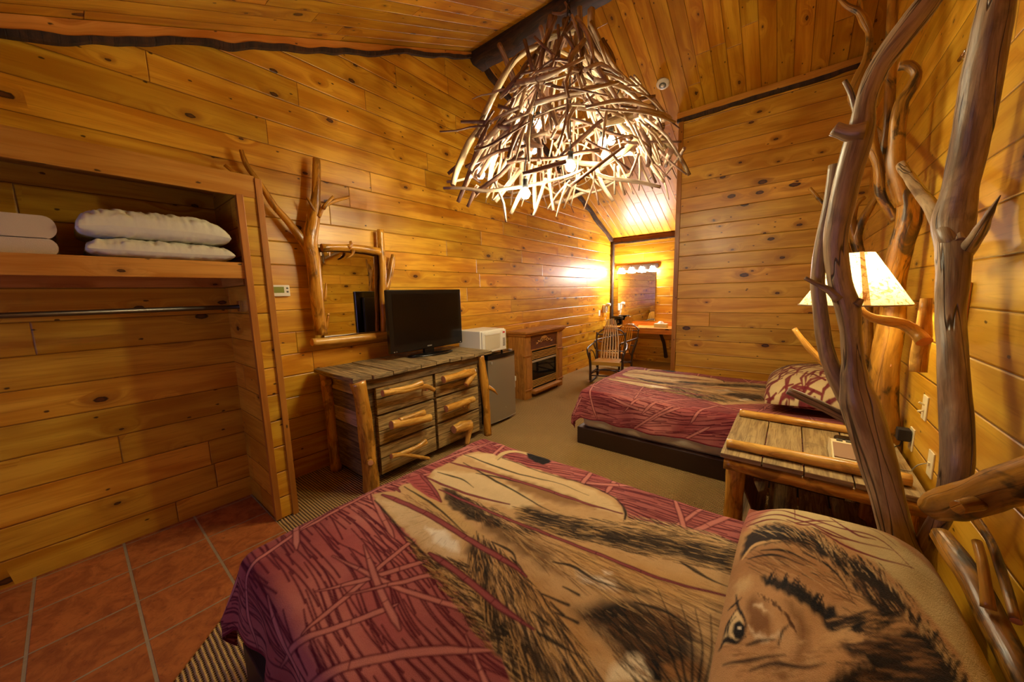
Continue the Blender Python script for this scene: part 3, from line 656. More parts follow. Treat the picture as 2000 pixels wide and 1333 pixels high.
# ------------------------------------------------------------------ printed lion blanket (painted stroke by stroke into a colour attribute)
ZT = .53                                  # top of the made bed
BX0, BX1, BY0, BY1 = .29, 1.66, -.335, 1.60
DS, DF = .26, .25                         # overhang at sides and foot
CS = .0031
GX0, GX1, GY0, GY1 = BX0-DS, BX1+DS, BY0, BY1+DF
NX, NY = int((GX1-GX0)/CS), int((GY1-GY0)/CS)
def lin(c): return np.array(S(*c))
class Canvas:
    def __init__(s, x0, y0, cs, nx, ny, base):
        s.x0, s.y0, s.cs, s.nx, s.ny = x0, y0, cs, nx, ny
        s.c = np.zeros((ny, nx, 3)); s.c[:] = lin(base)
        s.X, s.Y = np.meshgrid(x0+cs*(np.arange(nx)+.5), y0+cs*(np.arange(ny)+.5))
        s.clip = None
    def blend(s, sl, m, col):
        if s.clip is not None: m = m*s.clip[sl]
        s.c[sl] = s.c[sl]*(1-m[..., None])+lin(col)*m[..., None]
    def sub(s, x0, x1, y0, y1):
        i0 = max(0, int((x0-s.x0)/s.cs)); i1 = min(s.nx, int((x1-s.x0)/s.cs)+2); j0 = max(0, int((y0-s.y0)/s.cs)); j1 = min(s.ny, int((y1-s.y0)/s.cs)+2)
        return (slice(j0, j1), slice(i0, i1)) if i1 > i0 and j1 > j0 else None
    def stroke(s, pts, w, col, a=1., soft=.5):
        """pts [(x,y)], w half width (scalar or per point)"""
        pts = np.array(pts, float); w = np.full(len(pts), w) if np.isscalar(w) else np.array(w, float); mw = w.max()+s.cs*2
        sl = s.sub(pts[:, 0].min()-mw, pts[:, 0].max()+mw, pts[:, 1].min()-mw, pts[:, 1].max()+mw)
        if sl is None: return
        X, Y = s.X[sl], s.Y[sl]; best = np.full(X.shape, 1e3)
        for i in range(len(pts)-1):
            d = pts[i+1]-pts[i]; L = (d@d)+1e-12
            t = np.clip(((X-pts[i, 0])*d[0]+(Y-pts[i, 1])*d[1])/L, 0, 1)
            best = np.minimum(best, np.hypot(X-pts[i, 0]-t*d[0], Y-pts[i, 1]-t*d[1])-(w[i]+(w[i+1]-w[i])*t))
        s.blend(sl, np.clip(.5-best/(s.cs*(1+soft*2)), 0, 1)*a, col)
    def poly(s, pts, col, a=1., soft=.004, wob=0., mask=False):
        P = np.array(pts, float); X, Y = s.X, s.Y
        m = soft+wob+s.cs; sl = s.sub(P[:, 0].min()-m, P[:, 0].max()+m, P[:, 1].min()-m, P[:, 1].max()+m)
        if sl is None: return
        X, Y = s.X[sl], s.Y[sl]
        if wob: X = X+wob*np.sin(Y*57+X*31)+wob*.5*np.sin(Y*133+1); Y = Y+wob*np.sin(X*63+2)
        ins = np.zeros(X.shape, bool); dist = np.full(X.shape, 1e3)
        for i in range(len(P)):
            a_, b_ = P[i], P[(i+1) % len(P)]; d = b_-a_
            c = ((a_[1] > Y) != (b_[1] > Y)); xi = a_[0]+(Y-a_[1])*d[0]/(d[1] if abs(d[1]) > 1e-12 else 1e-12); ins ^= c & (X < xi)
            t = np.clip(((X-a_[0])*d[0]+(Y-a_[1])*d[1])/(d@d+1e-12), 0, 1); dist = np.minimum(dist, np.hypot(X-a_[0]-t*d[0], Y-a_[1]-t*d[1]))
        sd = np.where(ins, dist, -dist); mm = np.clip(.5+sd/(2*soft), 0, 1)
        if mask:
            full = np.zeros((s.ny, s.nx)); full[sl] = mm; return full
        s.blend(sl, mm*a, col)
def smooth(pts, k=5):
    pts = [np.array(p, float) for p in pts]
    if len(pts) < 3: return pts
    e = [pts[0]*2-pts[1]]+pts+[pts[-1]*2-pts[-2]]; out = []
    for i in range(len(pts)-1):
        a, b, c, d = e[i:i+4]
        for j in range(k):
            t = j/k; out.append(.5*((2*b)+(c-a)*t+(2*a-5*b+4*c-d)*t*t+(3*b-a-3*c+d)*t**3))
    return out+[pts[-1]]
rng = np.random.RandomState(5)
MAR, PNK, PNK2, TAN, TAN2, DRK, BLK, CRM = (86, 10, 30), (170, 84, 82), (196, 122, 110), (200, 162, 112), (158, 114, 66), (42, 27, 17), (16, 12, 11), (226, 208, 170)
cv = Canvas(GX0, GY0, CS, NX, NY, PNK)
X, Y = cv.X, cv.Y
# reed background: mottled pink crossed by flowing dark stalk lines
f1 = .5+.5*np.sin(X*7+Y*5+1+np.sin(Y*9)); f2 = .5+.5*np.sin(X*15-Y*8+2*np.sin(X*5+Y*3)); f3 = .5+.5*np.sin(X*31+Y*23+2*np.sin(Y*17))
k_ = (np.clip(.45*f1+.35*f2+.2*f3, 0, 1))[..., None]; cv.c = lin(PNK)*(1-k_)+lin(PNK2)*k_
k_ = np.clip((.5+.5*np.sin(X*5.3-Y*6.1+2.2))**2*.55, 0, 1)[..., None]; cv.c = cv.c*(1-k_)+lin((118, 38, 46))*k_
def flow(x, y): return radians(92)+.17*sin(x*4.1+y*2.3)+.11*sin(y*5.7-x*3.1+1)+.06*sin(x*13+y*11)
gx = GX0
while gx < GX1+.3:
    gy = GY0-.1
    while gy < GY1:
        x, y = gx+rng.normal(0, .002)+.10*sin(gy*3), gy; L = rng.uniform(.14, .5); P = [(x, y)]; o_ = rng.normal(0, .07)
        for _ in range(int(L/.03)): a_ = flow(x, y)+o_; x += .03*cos(a_); y += .03*sin(a_); P.append((x, y))
        cv.stroke(P, np.linspace(.0033, .0022, len(P)), MAR, .95, .3)
        gy += L+rng.uniform(.0, .02)
    gx += .0125
def reed(pts, w=.010, fill=PNK2):
    pts = smooth(pts); n = len(pts); t = np.linspace(0, 1, n); prof = w*np.clip(np.minimum(t*8+.25, (1-t)*3+.05), 0, 1)
    cv.stroke(pts, prof+.0042, MAR); cv.stroke(pts, np.maximum(prof-.0005, .0005), fill)
    for k in range(3, n-2, 5):
        d = pts[k+1]-pts[k]; q = np.array([-d[1], d[0]])/np.hypot(*d)*prof[k]; cv.stroke([pts[k]-q, pts[k]+q], .0012, MAR)
for _ in range(70):
    x, y = rng.uniform(GX0, GX1), rng.uniform(GY0, GY1); a = rng.choice([radians(-30), radians(15), radians(80), radians(140)])+rng.normal(0, .25); L = rng.uniform(.3, .75); c_ = rng.normal(0, .014)
    reed([(x, y), (x+cos(a)*L/2-sin(a)*c_, y+sin(a)*L/2+cos(a)*c_), (x+cos(a)*L, y+sin(a)*L)], rng.uniform(.007, .012))
def W(*pts):
    o = []
    for p in pts:
        q = at(p[0], p[1], Z=ZT+.012); o.append((q.x, q.y))
    return o
def fur(region, n, ang_fn, L, w, cols, a=.8, curl=.1, mask=None):
    """many hair strokes inside a polygon"""
    n = int(n*1.7); w = w*.85; R = np.array(region); lo, hi = R.min(0), R.max(0); mk = cv.poly(region, (0, 0, 0), mask=True) if mask is None else mask; k = 0; tries = 0
    while k < n and tries < n*12:
        tries += 1; x, y = rng.uniform(lo[0], hi[0]), rng.uniform(lo[1], hi[1]); j, i = int((y-cv.y0)/cv.cs), int((x-cv.x0)/cv.cs)
        if not (0 <= j < cv.ny and 0 <= i < cv.nx) or mk[j, i] < .5: continue
        an = ang_fn(x, y)+rng.normal(0, .085); l = L*rng.uniform(.5, 1.3); cu = rng.normal(0, curl)
        cv.stroke([(x, y), (x+cos(an)*l*.5, y+sin(an)*l*.5), (x+cos(an+cu)*l, y+sin(an+cu)*l)], [w*.7, w, w*.1], cols[rng.randint(len(cols))], a, .2); k += 1
# lion body silhouette
lion = W((726, 972), (745, 995), (768, 1020), (800, 1045), (818, 1068), (835, 1092), (852, 1116), (878, 1142), (905, 1172), (925, 1205), (950, 1240), (975, 1280), (1000, 1333), (1040, 1420), (1420, 1420), (1460, 1130), (1450, 1066), (1400, 1052), (1340, 1036), (1280, 1024), (1226, 1014), (1221, 995), (1200, 972), (1160, 952), (1110, 938), (1075, 925), (1030, 912), (975, 892), (935, 884), (905, 889), (880, 905), (855, 915), (830, 938), (790, 950), (770, 965))
cv.poly(lion, TAN, soft=.006, wob=.003)
lm = cv.poly(lion, TAN, soft=.004, wob=.003, mask=True); cv.clip = lm
def blob(px, col, a=.8, soft=.02, wob=.006): cv.poly(W(*px), col, a, soft, wob)
# light and dark fur masses
blob([(905, 890), (960, 888), (1010, 905), (1080, 930), (1160, 958), (1205, 985), (1215, 1010), (1150, 985), (1060, 952), (980, 925)], (220, 190, 140), .85, .01)
blob([(980, 925), (1060, 950), (1150, 985), (1160, 992), (1080, 980), (1000, 950)], (128, 88, 46), .75, .018)
blob([(850, 920), (930, 925), (1000, 950), (1060, 985), (1000, 990), (900, 960), (840, 940)], (224, 198, 150), .85, .015)
blob([(735, 978), (790, 990), (850, 1015), (900, 1055), (905, 1090), (860, 1090), (810, 1050), (770, 1015)], (222, 196, 150), .85, .015)
blob([(832, 1030), (870, 1040), (893, 1060), (896, 1078), (870, 1075), (842, 1052)], (246, 236, 214), 1, .010)
blob([(800, 955), (850, 975), (905, 1010), (945, 1050), (920, 1050), (860, 1010), (810, 980)], (202, 168, 110), .8, .012)
blob([(1020, 985), (1100, 1010), (1200, 1035), (1330, 1055), (1440, 1080), (1440, 1120), (1330, 1090), (1200, 1065), (1080, 1040), (1010, 1010)], BLK, .9, .02)
blob([(865, 950), (905, 965), (950, 1000), (990, 1025), (960, 1030), (910, 1010), (872, 985)], BLK, .85, .008)
blob([(930, 1000), (1000, 1035), (1060, 1070), (1100, 1130), (1060, 1110), (1000, 1070), (950, 1040)], (82, 54, 28), .7, .02)
blob([(920, 1050), (950, 1090), (960, 1150), (985, 1210), (1060, 1280), (1090, 1333), (1010, 1320), (960, 1230), (930, 1150), (915, 1090)], (34, 22, 14), .92, .02)
blob([(1100, 1060), (1200, 1085), (1320, 1120), (1420, 1150), (1420, 1190), (1300, 1170), (1180, 1130), (1110, 1100)], (196, 152, 92), .8, .03)
blob([(1120, 1115), (1175, 1130), (1215, 1150), (1180, 1155), (1140, 1140)], (240, 226, 204), .85, .012)
blob([(1180, 1116), (1198, 1118), (1200, 1128), (1184, 1126)], (240, 226, 204), .85, .006)
blob([(1190, 1130), (1240, 1145), (1290, 1160), (1270, 1172), (1215, 1160)], BLK, .7, .015)
blob([(1125, 1195), (1180, 1180), (1260, 1180), (1330, 1200), (1370, 1250), (1350, 1333), (1260, 1333), (1220, 1300), (1180, 1240), (1130, 1220)], (40, 25, 15), .95, .03)
blob([(1150, 1185), (1230, 1180), (1260, 1210), (1220, 1235), (1170, 1215)], (20, 14, 10), .9, .02)
blob([(1190, 1333), (1200, 1300), (1225, 1280), (1262, 1285), (1270, 1333)], (236, 220, 184), .95, .010)
blob([(1268, 1333), (1272, 1290), (1280, 1265), (1305, 1262), (1318, 1280), (1296, 1295), (1290, 1333)], BLK, 1., .006)
blob([(1292, 1333), (1298, 1298), (1330, 1290), (1372, 1300), (1380, 1333)], (150, 106, 58), .9, .008)
blob([(1430, 1090), (1445, 1075), (1446, 1120), (1430, 1160), (1410, 1150)], (190, 150, 98), .8, .015)
blob([(985, 1100), (1060, 1140), (1120, 1200), (1180, 1280), (1130, 1290), (1060, 1220), (1000, 1150)], (172, 124, 66), .7, .03)
# fur direction: fans out from the brow near (930,1010)
c0 = np.array(W((925, 985))[0])
def fan(x, y): return atan2(y-c0[1], x-c0[0])
def along(px0, px1):
    a, b = W(px0, px1); q = atan2(b[1]-a[1], b[0]-a[0]); return lambda x, y: q
reg_mane_l = W((840, 1085), (880, 1142), (925, 1205), (975, 1280), (1010, 1340), (1060, 1340), (1000, 1240), (950, 1170), (920, 1110))
fur(reg_mane_l, 260, along((980, 1180), (885, 1120)), .055, .0024, [BLK, DRK, DRK, (206, 168, 104)], .8)
fur(W((925, 1030), (1010, 1100), (1100, 1220), (1180, 1333), (1020, 1333), (950, 1200), (915, 1090)), 420, fan, .075, .0025, [BLK, DRK, DRK, (198, 154, 92)], .75)
fur(W((930, 1000), (1100, 1060), (1300, 1130), (1440, 1190), (1400, 1280), (1200, 1180), (1050, 1100)), 320, fan, .085, .002, [DRK, (120, 80, 40), (214, 176, 116), TAN2], .6)
fur(W((1000, 985), (1100, 1005), (1240, 1020), (1450, 1066), (1450, 1130), (1300, 1095), (1100, 1050), (1000, 1020)), 520, along((1000, 990), (1400, 1085)), .06, .0022, [BLK, BLK, DRK, (204, 164, 104)], .8)
fur(W((860, 950), (960, 985), (1050, 1040), (1000, 1040), (900, 1000)), 190, along((870, 955), (990, 1030)), .045, .002, [BLK, BLK, DRK], .8)
fur(W((770, 960), (860, 1000), (935, 1060), (900, 1050), (800, 990)), 60, along((780, 965), (900, 1040)), .05, .0016, [DRK, TAN2], .6)
fur(W((1120, 1190), (1340, 1190), (1370, 1333), (1240, 1333)), 240, along((1150, 1190), (1250, 1300)), .04, .0018, [BLK, DRK, (110, 72, 36)], .6)
fur(W((730, 975), (1200, 980), (1440, 1120), (1400, 1333), (1000, 1333), (850, 1100)), 600, fan, .03, .0014, [TAN2, (206, 170, 112), (120, 84, 44)], .4)
for px in ([(905, 889), (950, 905), (1010, 925), (1080, 942), (1150, 968)], [(905, 905), (960, 935), (1010, 960), (1060, 990), (1110, 1010)], [(930, 925), (1000, 938), (1060, 955)], [(790, 955), (840, 985), (880, 1015), (915, 1050)],
           [(735, 985), (775, 1030), (790, 1060), (815, 1078)], [(855, 925), (900, 935), (925, 950)], [(1215, 985), (1222, 1005), (1218, 1018)], [(1240, 1180), (1300, 1195), (1350, 1225)], [(960, 1060), (1000, 1080), (1010, 1110)], [(1080, 1100), (1120, 1110), (1170, 1140), (1240, 1160)],
           [(1060, 1165), (1110, 1185)], [(1075, 1180), (1100, 1205)], [(1085, 1200), (1128, 1220)], [(1040, 1200), (1070, 1225)], [(1050, 1240), (1085, 1260), (1140, 1290)], [(1100, 1150), (1130, 1165)], [(1330, 1100), (1380, 1130), (1430, 1150)]):
    n = len(px); cv.stroke(smooth(W(*px)), np.interp(np.linspace(0, 1, (n-1)*5+1), [0, .3, 1], [.003, .007, .001]), BLK, .9)
# whiskers
for px in ([(1330, 1333), (1290, 1230), (1240, 1165)], [(1340, 1333), (1320, 1240), (1285, 1150)], [(1352, 1333), (1350, 1250), (1330, 1180)], [(1365, 1333), (1372, 1260), (1358, 1190)], [(1378, 1333), (1390, 1270), (1388, 1200)], [(1310, 1333), (1250, 1250), (1200, 1200)]):
    cv.stroke(smooth(W(*px)), np.linspace(.0035, .0008, 11), BLK, .9)
cv.clip = None
# hairy outer edge of the mane
fur(W((800, 1050), (838, 1090), (880, 1140), (930, 1205), (990, 1310), (1010, 1333), (960, 1270), (900, 1190), (850, 1130), (810, 1080)), 260, along((980, 1200), (890, 1150)), .035, .0018, [BLK, DRK, (200, 160, 96), (160, 110, 60)], .8)
fur(W((1226, 1008), (1340, 1030), (1450, 1060), (1450, 1072), (1340, 1045), (1226, 1020)), 120, along((1400, 1060), (1330, 1030)), .035, .0018, [BLK, (214, 184, 130)], .8)
for px in ([(855, 1112), (815, 1070), (768, 1022), (732, 982)], [(1221, 1015), (1221, 996), (1200, 972), (1160, 952), (1110, 938), (1050, 920), (975, 893)]):
    cv.stroke(smooth(W(*px)), .004, BLK, .8)
# tail
cv.stroke(smooth(W((972, 896), (985, 886), (1008, 882), (1035, 889))), .016, (206, 176, 124)); cv.stroke(smooth(W((972, 899), (985, 890), (1008, 886), (1035, 893))), .003, DRK, .7)
cv.poly(W((1028, 886), (1045, 888), (1070, 893), (1077, 903), (1062, 909), (1042, 903), (1030, 895)), BLK, 1, .006, .003)
# pink gap and long reeds lying over the lion
cv.poly(W((792, 938), (820, 930), (846, 958), (862, 984), (838, 975), (808, 955)), PNK, 1, .004)
for k in range(7): a, b = W((795+k*7, 938+k*5), (815+k*7, 933+k*7)); cv.stroke([a, b], .0022, MAR)
for px, w in (([(822, 930), (845, 955), (862, 982)], .010), ([(747, 972), (790, 988), (860, 1020), (940, 1070), (1000, 1105), (1028, 1128)], .014), ([(838, 1083), (880, 1110), (930, 1150), (985, 1195), (1042, 1233)], .013),
              ([(880, 905), (950, 922), (1030, 945), (1120, 975), (1215, 1004)], .008), ([(858, 957), (930, 985), (1020, 1025), (1110, 1060), (1200, 1095), (1290, 1130), (1420, 1165)], .007), ([(830, 935), (900, 958), (995, 982)], .005), ([(760, 958), (775, 960), (782, 966)], .006)):
    reed(W(*px), w*.72, (150, 74, 76))

rim = ((X-GX0) < .012) | ((GX1-X) < .012) | ((GY1-Y) < .012); cv.c[rim] = lin((120, 34, 44))

def drape(u, v):
    """flat cloth coordinate -> point on the made bed"""
    cx = min(max(u, BX0+.05), BX1-.05); cy = min(v, BY1-.05)
    ex, ey = u-cx, v-cy; L = sqrt(ex*ex+ey*ey)
    wr = .006*noise.noise(Vector((u*5, v*4, 1)))+.0035*noise.noise(Vector((u*17, v*13, 4)))
    z = ZT+.012+.018*noise.noise(Vector((u*1.8, v*1.5, 7)))+wr
    if L < 1e-6: return (cx, cy, z)
    dx, dy = ex/L, ey/L; r = .06; arc = r*pi/2
    if L < arc: a = L/r; out, dn = r*sin(a), r*(1-cos(a))
    else: out, dn = r+.08*(L-arc), r+(L-arc)*.98
    k = min(1, max(0, (dn-.05)/.2)); along_ = u*abs(dy)+v*abs(dx)
    out += k*(.018*sin(along_*17+1.3*sin(along_*5))+.012*noise.noise(Vector((u*9, v*9, 3))))
    out += .05*k*abs(dx*dy)*2
    return (cx+dx*out, cy+dy*out, max(.03, z-dn))
b = MB()
vs = [drape(GX0+CS*(i+.5), GY0+CS*(j+.5)) for j in range(NY) for i in range(NX)]
me = bpy.data.meshes.new('blanket')
ii, jj = np.meshgrid(np.arange(NX-1), np.arange(NY-1)); A = (jj*NX+ii).ravel()
faces = np.stack([A, A+1, A+NX+1, A+NX], 1).astype(np.int32)
me.vertices.add(len(vs)); me.vertices.foreach_set('co', np.array(vs, dtype=np.float32).ravel())
me.loops.add(faces.size); me.loops.foreach_set('vertex_index', faces.ravel())
me.polygons.add(len(faces)); me.polygons.foreach_set('loop_start', np.arange(0, faces.size, 4, dtype=np.int32)); me.polygons.foreach_set('loop_total', np.full(len(faces), 4, dtype=np.int32))
me.polygons.foreach_set('use_smooth', np.ones(len(faces), bool)); me.update(calc_edges=True)
ca = me.color_attributes.new('Print', 'FLOAT_COLOR', 'POINT')
ca.data.foreach_set('color', np.concatenate([cv.c.reshape(-1, 3), np.ones((NX*NY, 1))], 1).astype(np.float32).ravel())
me.materials.append(M['plush'])
bl = bpy.data.objects.new('blanket', me); COL.objects.link(bl)
setp(bl, 'maroon plush blanket with a lion print spread over the nearest bed', 'blanket', 'lion blankets on the beds')
so = bl.modifiers.new('thickness', 'SOLIDIFY'); so.thickness = .006; so.offset = -1
OB = 2.76
bl2 = bl.copy(); COL.objects.link(bl2); bl2.location.x += OB; bl2['label'] = 'maroon plush blanket with a lion print on the far bed by the partition wall'

# ------------------------------------------------------------------ beds (platform + mattress)
bed = thing('bed', 'low bed in the foreground on a dark platform, white mattress edge showing at its foot', 'bed', (.97, .6, 0), 'beds')
MB().bx(BX0-.02, BX1+.02, BY0-.02, BY1+.01, 0, .17).build('platform', M['platform'], bed, bevel=.006)
def mattress():
    b = MB(); nx, ny, nz = 20, 30, 8
    prof = [(.0, .17), (.03, .172), (.05, .20), (.055, .26), (.05, .34), (.055, .42), (.05, .47), (.02, .505), (0, .51)]
    x0, x1, y0, y1 = BX0+.06, BX1-.06, BY0+.04, BY1-.06; P = []
    n = 40
    ring = [(x0+(x1-x0)*i/n, y0, 0, -1) for i in range(n)]+[(x1, y0+(y1-y0)*i/n, 1, 0) for i in range(n)]+[(x1-(x1-x0)*i/n, y1, 0, 1) for i in range(n)]+[(x0, y1-(y1-y0)*i/n, -1, 0) for i in range(n)]
    for o_, z in prof:
        for k, (x, y, nx_, ny_) in enumerate(ring):
            q = o_+.006*noise.noise(Vector((x*6, y*6, z*7))); b.v.append((x+nx_*q, y+ny_*q, z))
    m = len(ring)
    for i in range(len(prof)-1):
        for k in range(m): k2 = (k+1) % m; b.face((i*m+k, i*m+k2, (i+1)*m+k2, (i+1)*m+k), [(0, 0)]*4, 0, True)
    b.face([(len(prof)-1)*m+k for k in range(m)], [(0, 0)]*m)
    return b
mattress().build('mattress', M['linen'], bed)
bed2 = copy_tree(bed); bed2.location.x += OB; bed2['label'] = 'low bed at the far end by the partition, white mattress edge above its dark platform'

# ------------------------------------------------------------------ plush pillows
def plush_pillow(cx, cy, z0, hx, hy, h, label, paint, rot=0., tilt=0.):
    n, m_ = 300, 170; ex = 2.8
    def surf(a, c):
        e = (max(0, 1-abs(a)**ex)*max(0, 1-abs(c)**2.4))**.5
        x = hx*a*(1-.04*abs(c)**3*abs(a)**3); y = hy*c*(1-.05*abs(a)**3)
        z = h*.34+h*.66*e+.010*noise.noise(Vector((a*4, c*3, cx)))*min(1, e*2)-.02*abs(a)**4
        return x, y, z+tilt*(-(c)*.5+.5)
    c2 = Canvas(-1, -1, 2/n, n, n, (200, 170, 120)); paint(c2, surf, (cx, cy, z0))
    vs = []; fs = []; cols = []
    R = Matrix.Rotation(rot, 3, 'Z')
    for side in (1, 0):
        for j in range(m_+1):
            for i in range(n+1):
                a, c = -1+2*i/n, -1+2*j/m_; x, y, z = surf(a, c)
                if not side: z = max(.004, h*.34-(z-h*.34)*.45+tilt*(-(c)*.5+.5)*.6) if 0 < i < n and 0 < j < m_ else z
                q = R @ Vector((x, y, 0)); vs.append((cx+q.x, cy+q.y, z0+z))
                cols.append((*c2.c[min(n-1, int((c+1)/2*n)), min(n-1, i)], 1))
        base = (1-side)*(n+1)*(m_+1)
        for j in range(m_):
            for i in range(n):
                A = base+j*(n+1)+i; q = (A, A+1, A+n+2, A+n+1); fs.append(q if side else q[::-1])
    me = bpy.data.meshes.new('pillow'); me.from_pydata(vs, [], fs); me.polygons.foreach_set('use_smooth', [True]*len(fs)); me.update()
    ca = me.color_attributes.new('Print', 'FLOAT_COLOR', 'POINT'); ca.data.foreach_set('color', np.array(cols, dtype=np.float32).ravel())
    me.materials.append(M['plush']); o = bpy.data.objects.new('pillow', me); COL.objects.link(o)
    return setp(o, label, 'pillow', 'lion print pillows')
def near_print(c2, surf, org):
    """lion face: photo measurements carried onto the pillow's top"""
    cx, cy, z0 = org
    def inv(px, py):
        z = z0+.12
        for _ in range(12):
            p = at(px, py, Z=z); a = (p.x-cx)/P1[3]; c = (p.y-cy)/P1[4]; aa, cc = max(-.97, min(.97, a)), max(-.97, min(.97, c))
            z = z*.4+.6*(z0+surf(aa, cc)[2])
        return (a, c)
    def Q(*pts): return [inv(*p) for p in pts]
    pass
    def st(px, w, col, a=.9): n_ = (len(px)-1)*5+1; c2.stroke(smooth(Q(*px)), np.interp(np.linspace(0, 1, n_), [0, .4, 1], [w*.5, w, w*.15]) if len(px) > 2 else w, col, a)
    K = 2.415
    def zc(pts): return [(1172+p[0]/K, 860+p[1]/K) for p in pts]
    def B(px, col, a=1., soft=.012, wob=.008): c2.poly(Q(*zc(px)), col, a, soft, wob)
    def st(px, w, col, a=1.):
        n_ = (len(px)-1)*5+1; c2.stroke(smooth(Q(*zc(px))), np.interp(np.linspace(0, 1, n_), [0, .4, 1], [w*.5, w, w*.2]), col, a)
    rs = np.random.RandomState(3)
    def hair(n_, line, spread, dpx, w, cols, a=.85, turn=None):
        L = np.array(line, float)
        for _ in range(n_):
            t = rs.rand()*(len(L)-1); i = int(t); q = L[i]+(L[min(i+1, len(L)-1)]-L[i])*(t-i)+rs.normal(0, spread, 2); d = np.array(dpx, float)
            if turn is not None: g_ = L[min(i+1, len(L)-1)]-L[i]; g_ = g_/(np.hypot(*g_)+1e-9); d = g_*turn[0]+np.array([-g_[1], g_[0]])*turn[1]
            d = d*rs.uniform(.5, 1.2); an = rs.normal(0, .12); d = np.array([d[0]*cos(an)-d[1]*sin(an), d[0]*sin(an)+d[1]*cos(an)])
            c2.stroke(Q(*zc([q, q+d*.5, q+d+[0, 6]])), [w*.6, w, w*.15], cols[rs.randint(len(cols))], a, .2)
    FUR = [(206, 166, 112), (150, 108, 62), (120, 80, 44)]
    c2.c[:] = lin((186, 142, 92))
    B([(640, 300), (850, 280), (1150, 350), (1430, 500), (1680, 740), (1800, 950), (2100, 1300), (1800, 1300), (1700, 1020), (1580, 860), (1440, 700), (1300, 580), (1150, 480), (1000, 410), (850, 385), (700, 410)], (204, 180, 126), 1, .03)
    B([(640, 300), (760, 270), (960, 300), (900, 330), (760, 350), (690, 420), (660, 420)], (168, 84, 76), .85, .05)
    B([(600, 600), (700, 520), (850, 500), (1000, 540), (1120, 640), (1200, 760), (1100, 760), (1000, 700), (850, 640), (720, 620), (620, 680)], (170, 122, 74), 1, .05)
    hair(120, [(690, 560), (850, 540), (1050, 640), (1180, 760)], 26, (90, 40), .004, FUR+[DRK], .7)
    B([(660, 560), (690, 450), (760, 405), (860, 405), (1000, 450), (1120, 530), (1250, 590), (1350, 680), (1460, 780), (1420, 840), (1320, 820), (1240, 740), (1170, 650), (1080, 560), (960, 500), (850, 480), (740, 500)], BLK, .96, .022)
    st([(672, 560), (720, 500), (790, 478), (866, 474)], .020, (208, 168, 112))
    for px in ([(700, 560), (820, 540), (960, 590)], [(960, 530), (1060, 580), (1140, 660), (1190, 750)], [(760, 520), (900, 530), (1020, 590)]): st(px, .010, BLK)
    hair(240, [(700, 420), (860, 405), (1010, 440), (1150, 530), (1280, 600), (1440, 740)], 14, (0, 0), .0045, [BLK, BLK, DRK, (206, 172, 120)], .9, (60, 26))
    hair(150, [(820, 450), (1000, 490), (1140, 600), (1260, 700), (1400, 800)], 20, (0, 0), .005, [BLK, DRK, (120, 84, 48), (190, 150, 98)], .8, (70, 20))
    B([(560, 1143), (570, 1000), (600, 840), (650, 700), (720, 650), (800, 660), (900, 720), (980, 790), (1050, 860), (1090, 940), (1130, 970), (1230, 990), (1180, 1010), (1270, 1040), (1130, 1090), (1060, 1160), (1050, 1400), (560, 1400)], (190, 144, 94), 1, .03)
    B([(640, 680), (700, 640), (720, 670), (680, 720), (640, 730)], (216, 180, 126), .8, .03)
    B([(690, 760), (730, 735), (790, 780), (818, 860), (800, 905), (745, 920), (700, 880)], (128, 86, 46), .95, .03)
    B([(735, 770), (790, 790), (830, 850), (860, 870), (920, 850), (930, 930), (890, 1010), (850, 1000), (820, 940), (830, 870)], (206, 162, 112), .9, .035)
    B([(880, 760), (950, 820), (990, 910), (970, 1010), (900, 1100), (850, 1110), (920, 1020), (940, 930), (920, 850)], (116, 76, 40), .8, .04)
    B([(700, 880), (735, 915), (800, 925), (860, 910), (800, 945), (735, 940)], (232, 206, 166), .95, .015)
    B([(722, 768), (760, 775), (790, 800), (760, 795)], (232, 206, 166), .9, .012)
    B([(755, 640), (850, 655), (940, 690), (1010, 745), (1065, 800), (1110, 785), (1120, 850), (1220, 850), (1350, 835), (1370, 880), (1260, 905), (1170, 935), (1090, 915), (1050, 850), (980, 785), (890, 730), (780, 680)], BLK, .96, .018)
    hair(90, [(780, 665), (900, 705), (1010, 780), (1080, 840)], 6, (24, -62), .006, [BLK], .95)
    hair(60, [(740, 720), (820, 760), (880, 820), (910, 880)], 4, (10, 22), .004, [(92, 60, 32)], .9)
    hair(90, [(1090, 870), (1200, 860), (1350, 850)], 16, (90, -26), .006, [BLK, BLK, DRK, (176, 134, 84)], .9)
    B([(1130, 975), (1300, 940), (1480, 890), (1590, 960), (1680, 1060), (1760, 1180), (1760, 1500), (1020, 1500), (1040, 1180), (1130, 1090), (1270, 1040), (1180, 1010)], BLK, .97, .02)
    hair(170, [(1150, 990), (1300, 960), (1450, 960), (1500, 1100), (1200, 1120)], 34, (110, 6), .005, [BLK, (84, 56, 30), (60, 38, 22), (150, 108, 64)], .7)
    hair(90, [(1450, 800), (1560, 900), (1660, 1020), (1740, 1160)], 12, (0, 0), .008, [BLK, BLK, DRK, (190, 156, 104)], .9, (26, 34))
    hair(60, [(1100, 930), (1180, 900), (1240, 930)], 10, (-60, 14), .005, [(206, 162, 108)], .8)
    hair(160, [(620, 1000), (750, 1060), (900, 1120), (1000, 1000)], 46, (60, -10), .004, FUR, .5)
    # eye
    B([(570, 965), (592, 890), (618, 835), (648, 800), (672, 850), (676, 905), (640, 950), (600, 955)], (220, 192, 140), 1, .008, 0)
    B([(622, 905), (630, 865), (655, 850), (682, 875), (684, 915), (660, 940), (636, 936)], BLK, 1, .006, 0)
    B([(648, 880), (662, 876), (664, 890), (652, 892)], (236, 220, 190), 1, .004, 0)
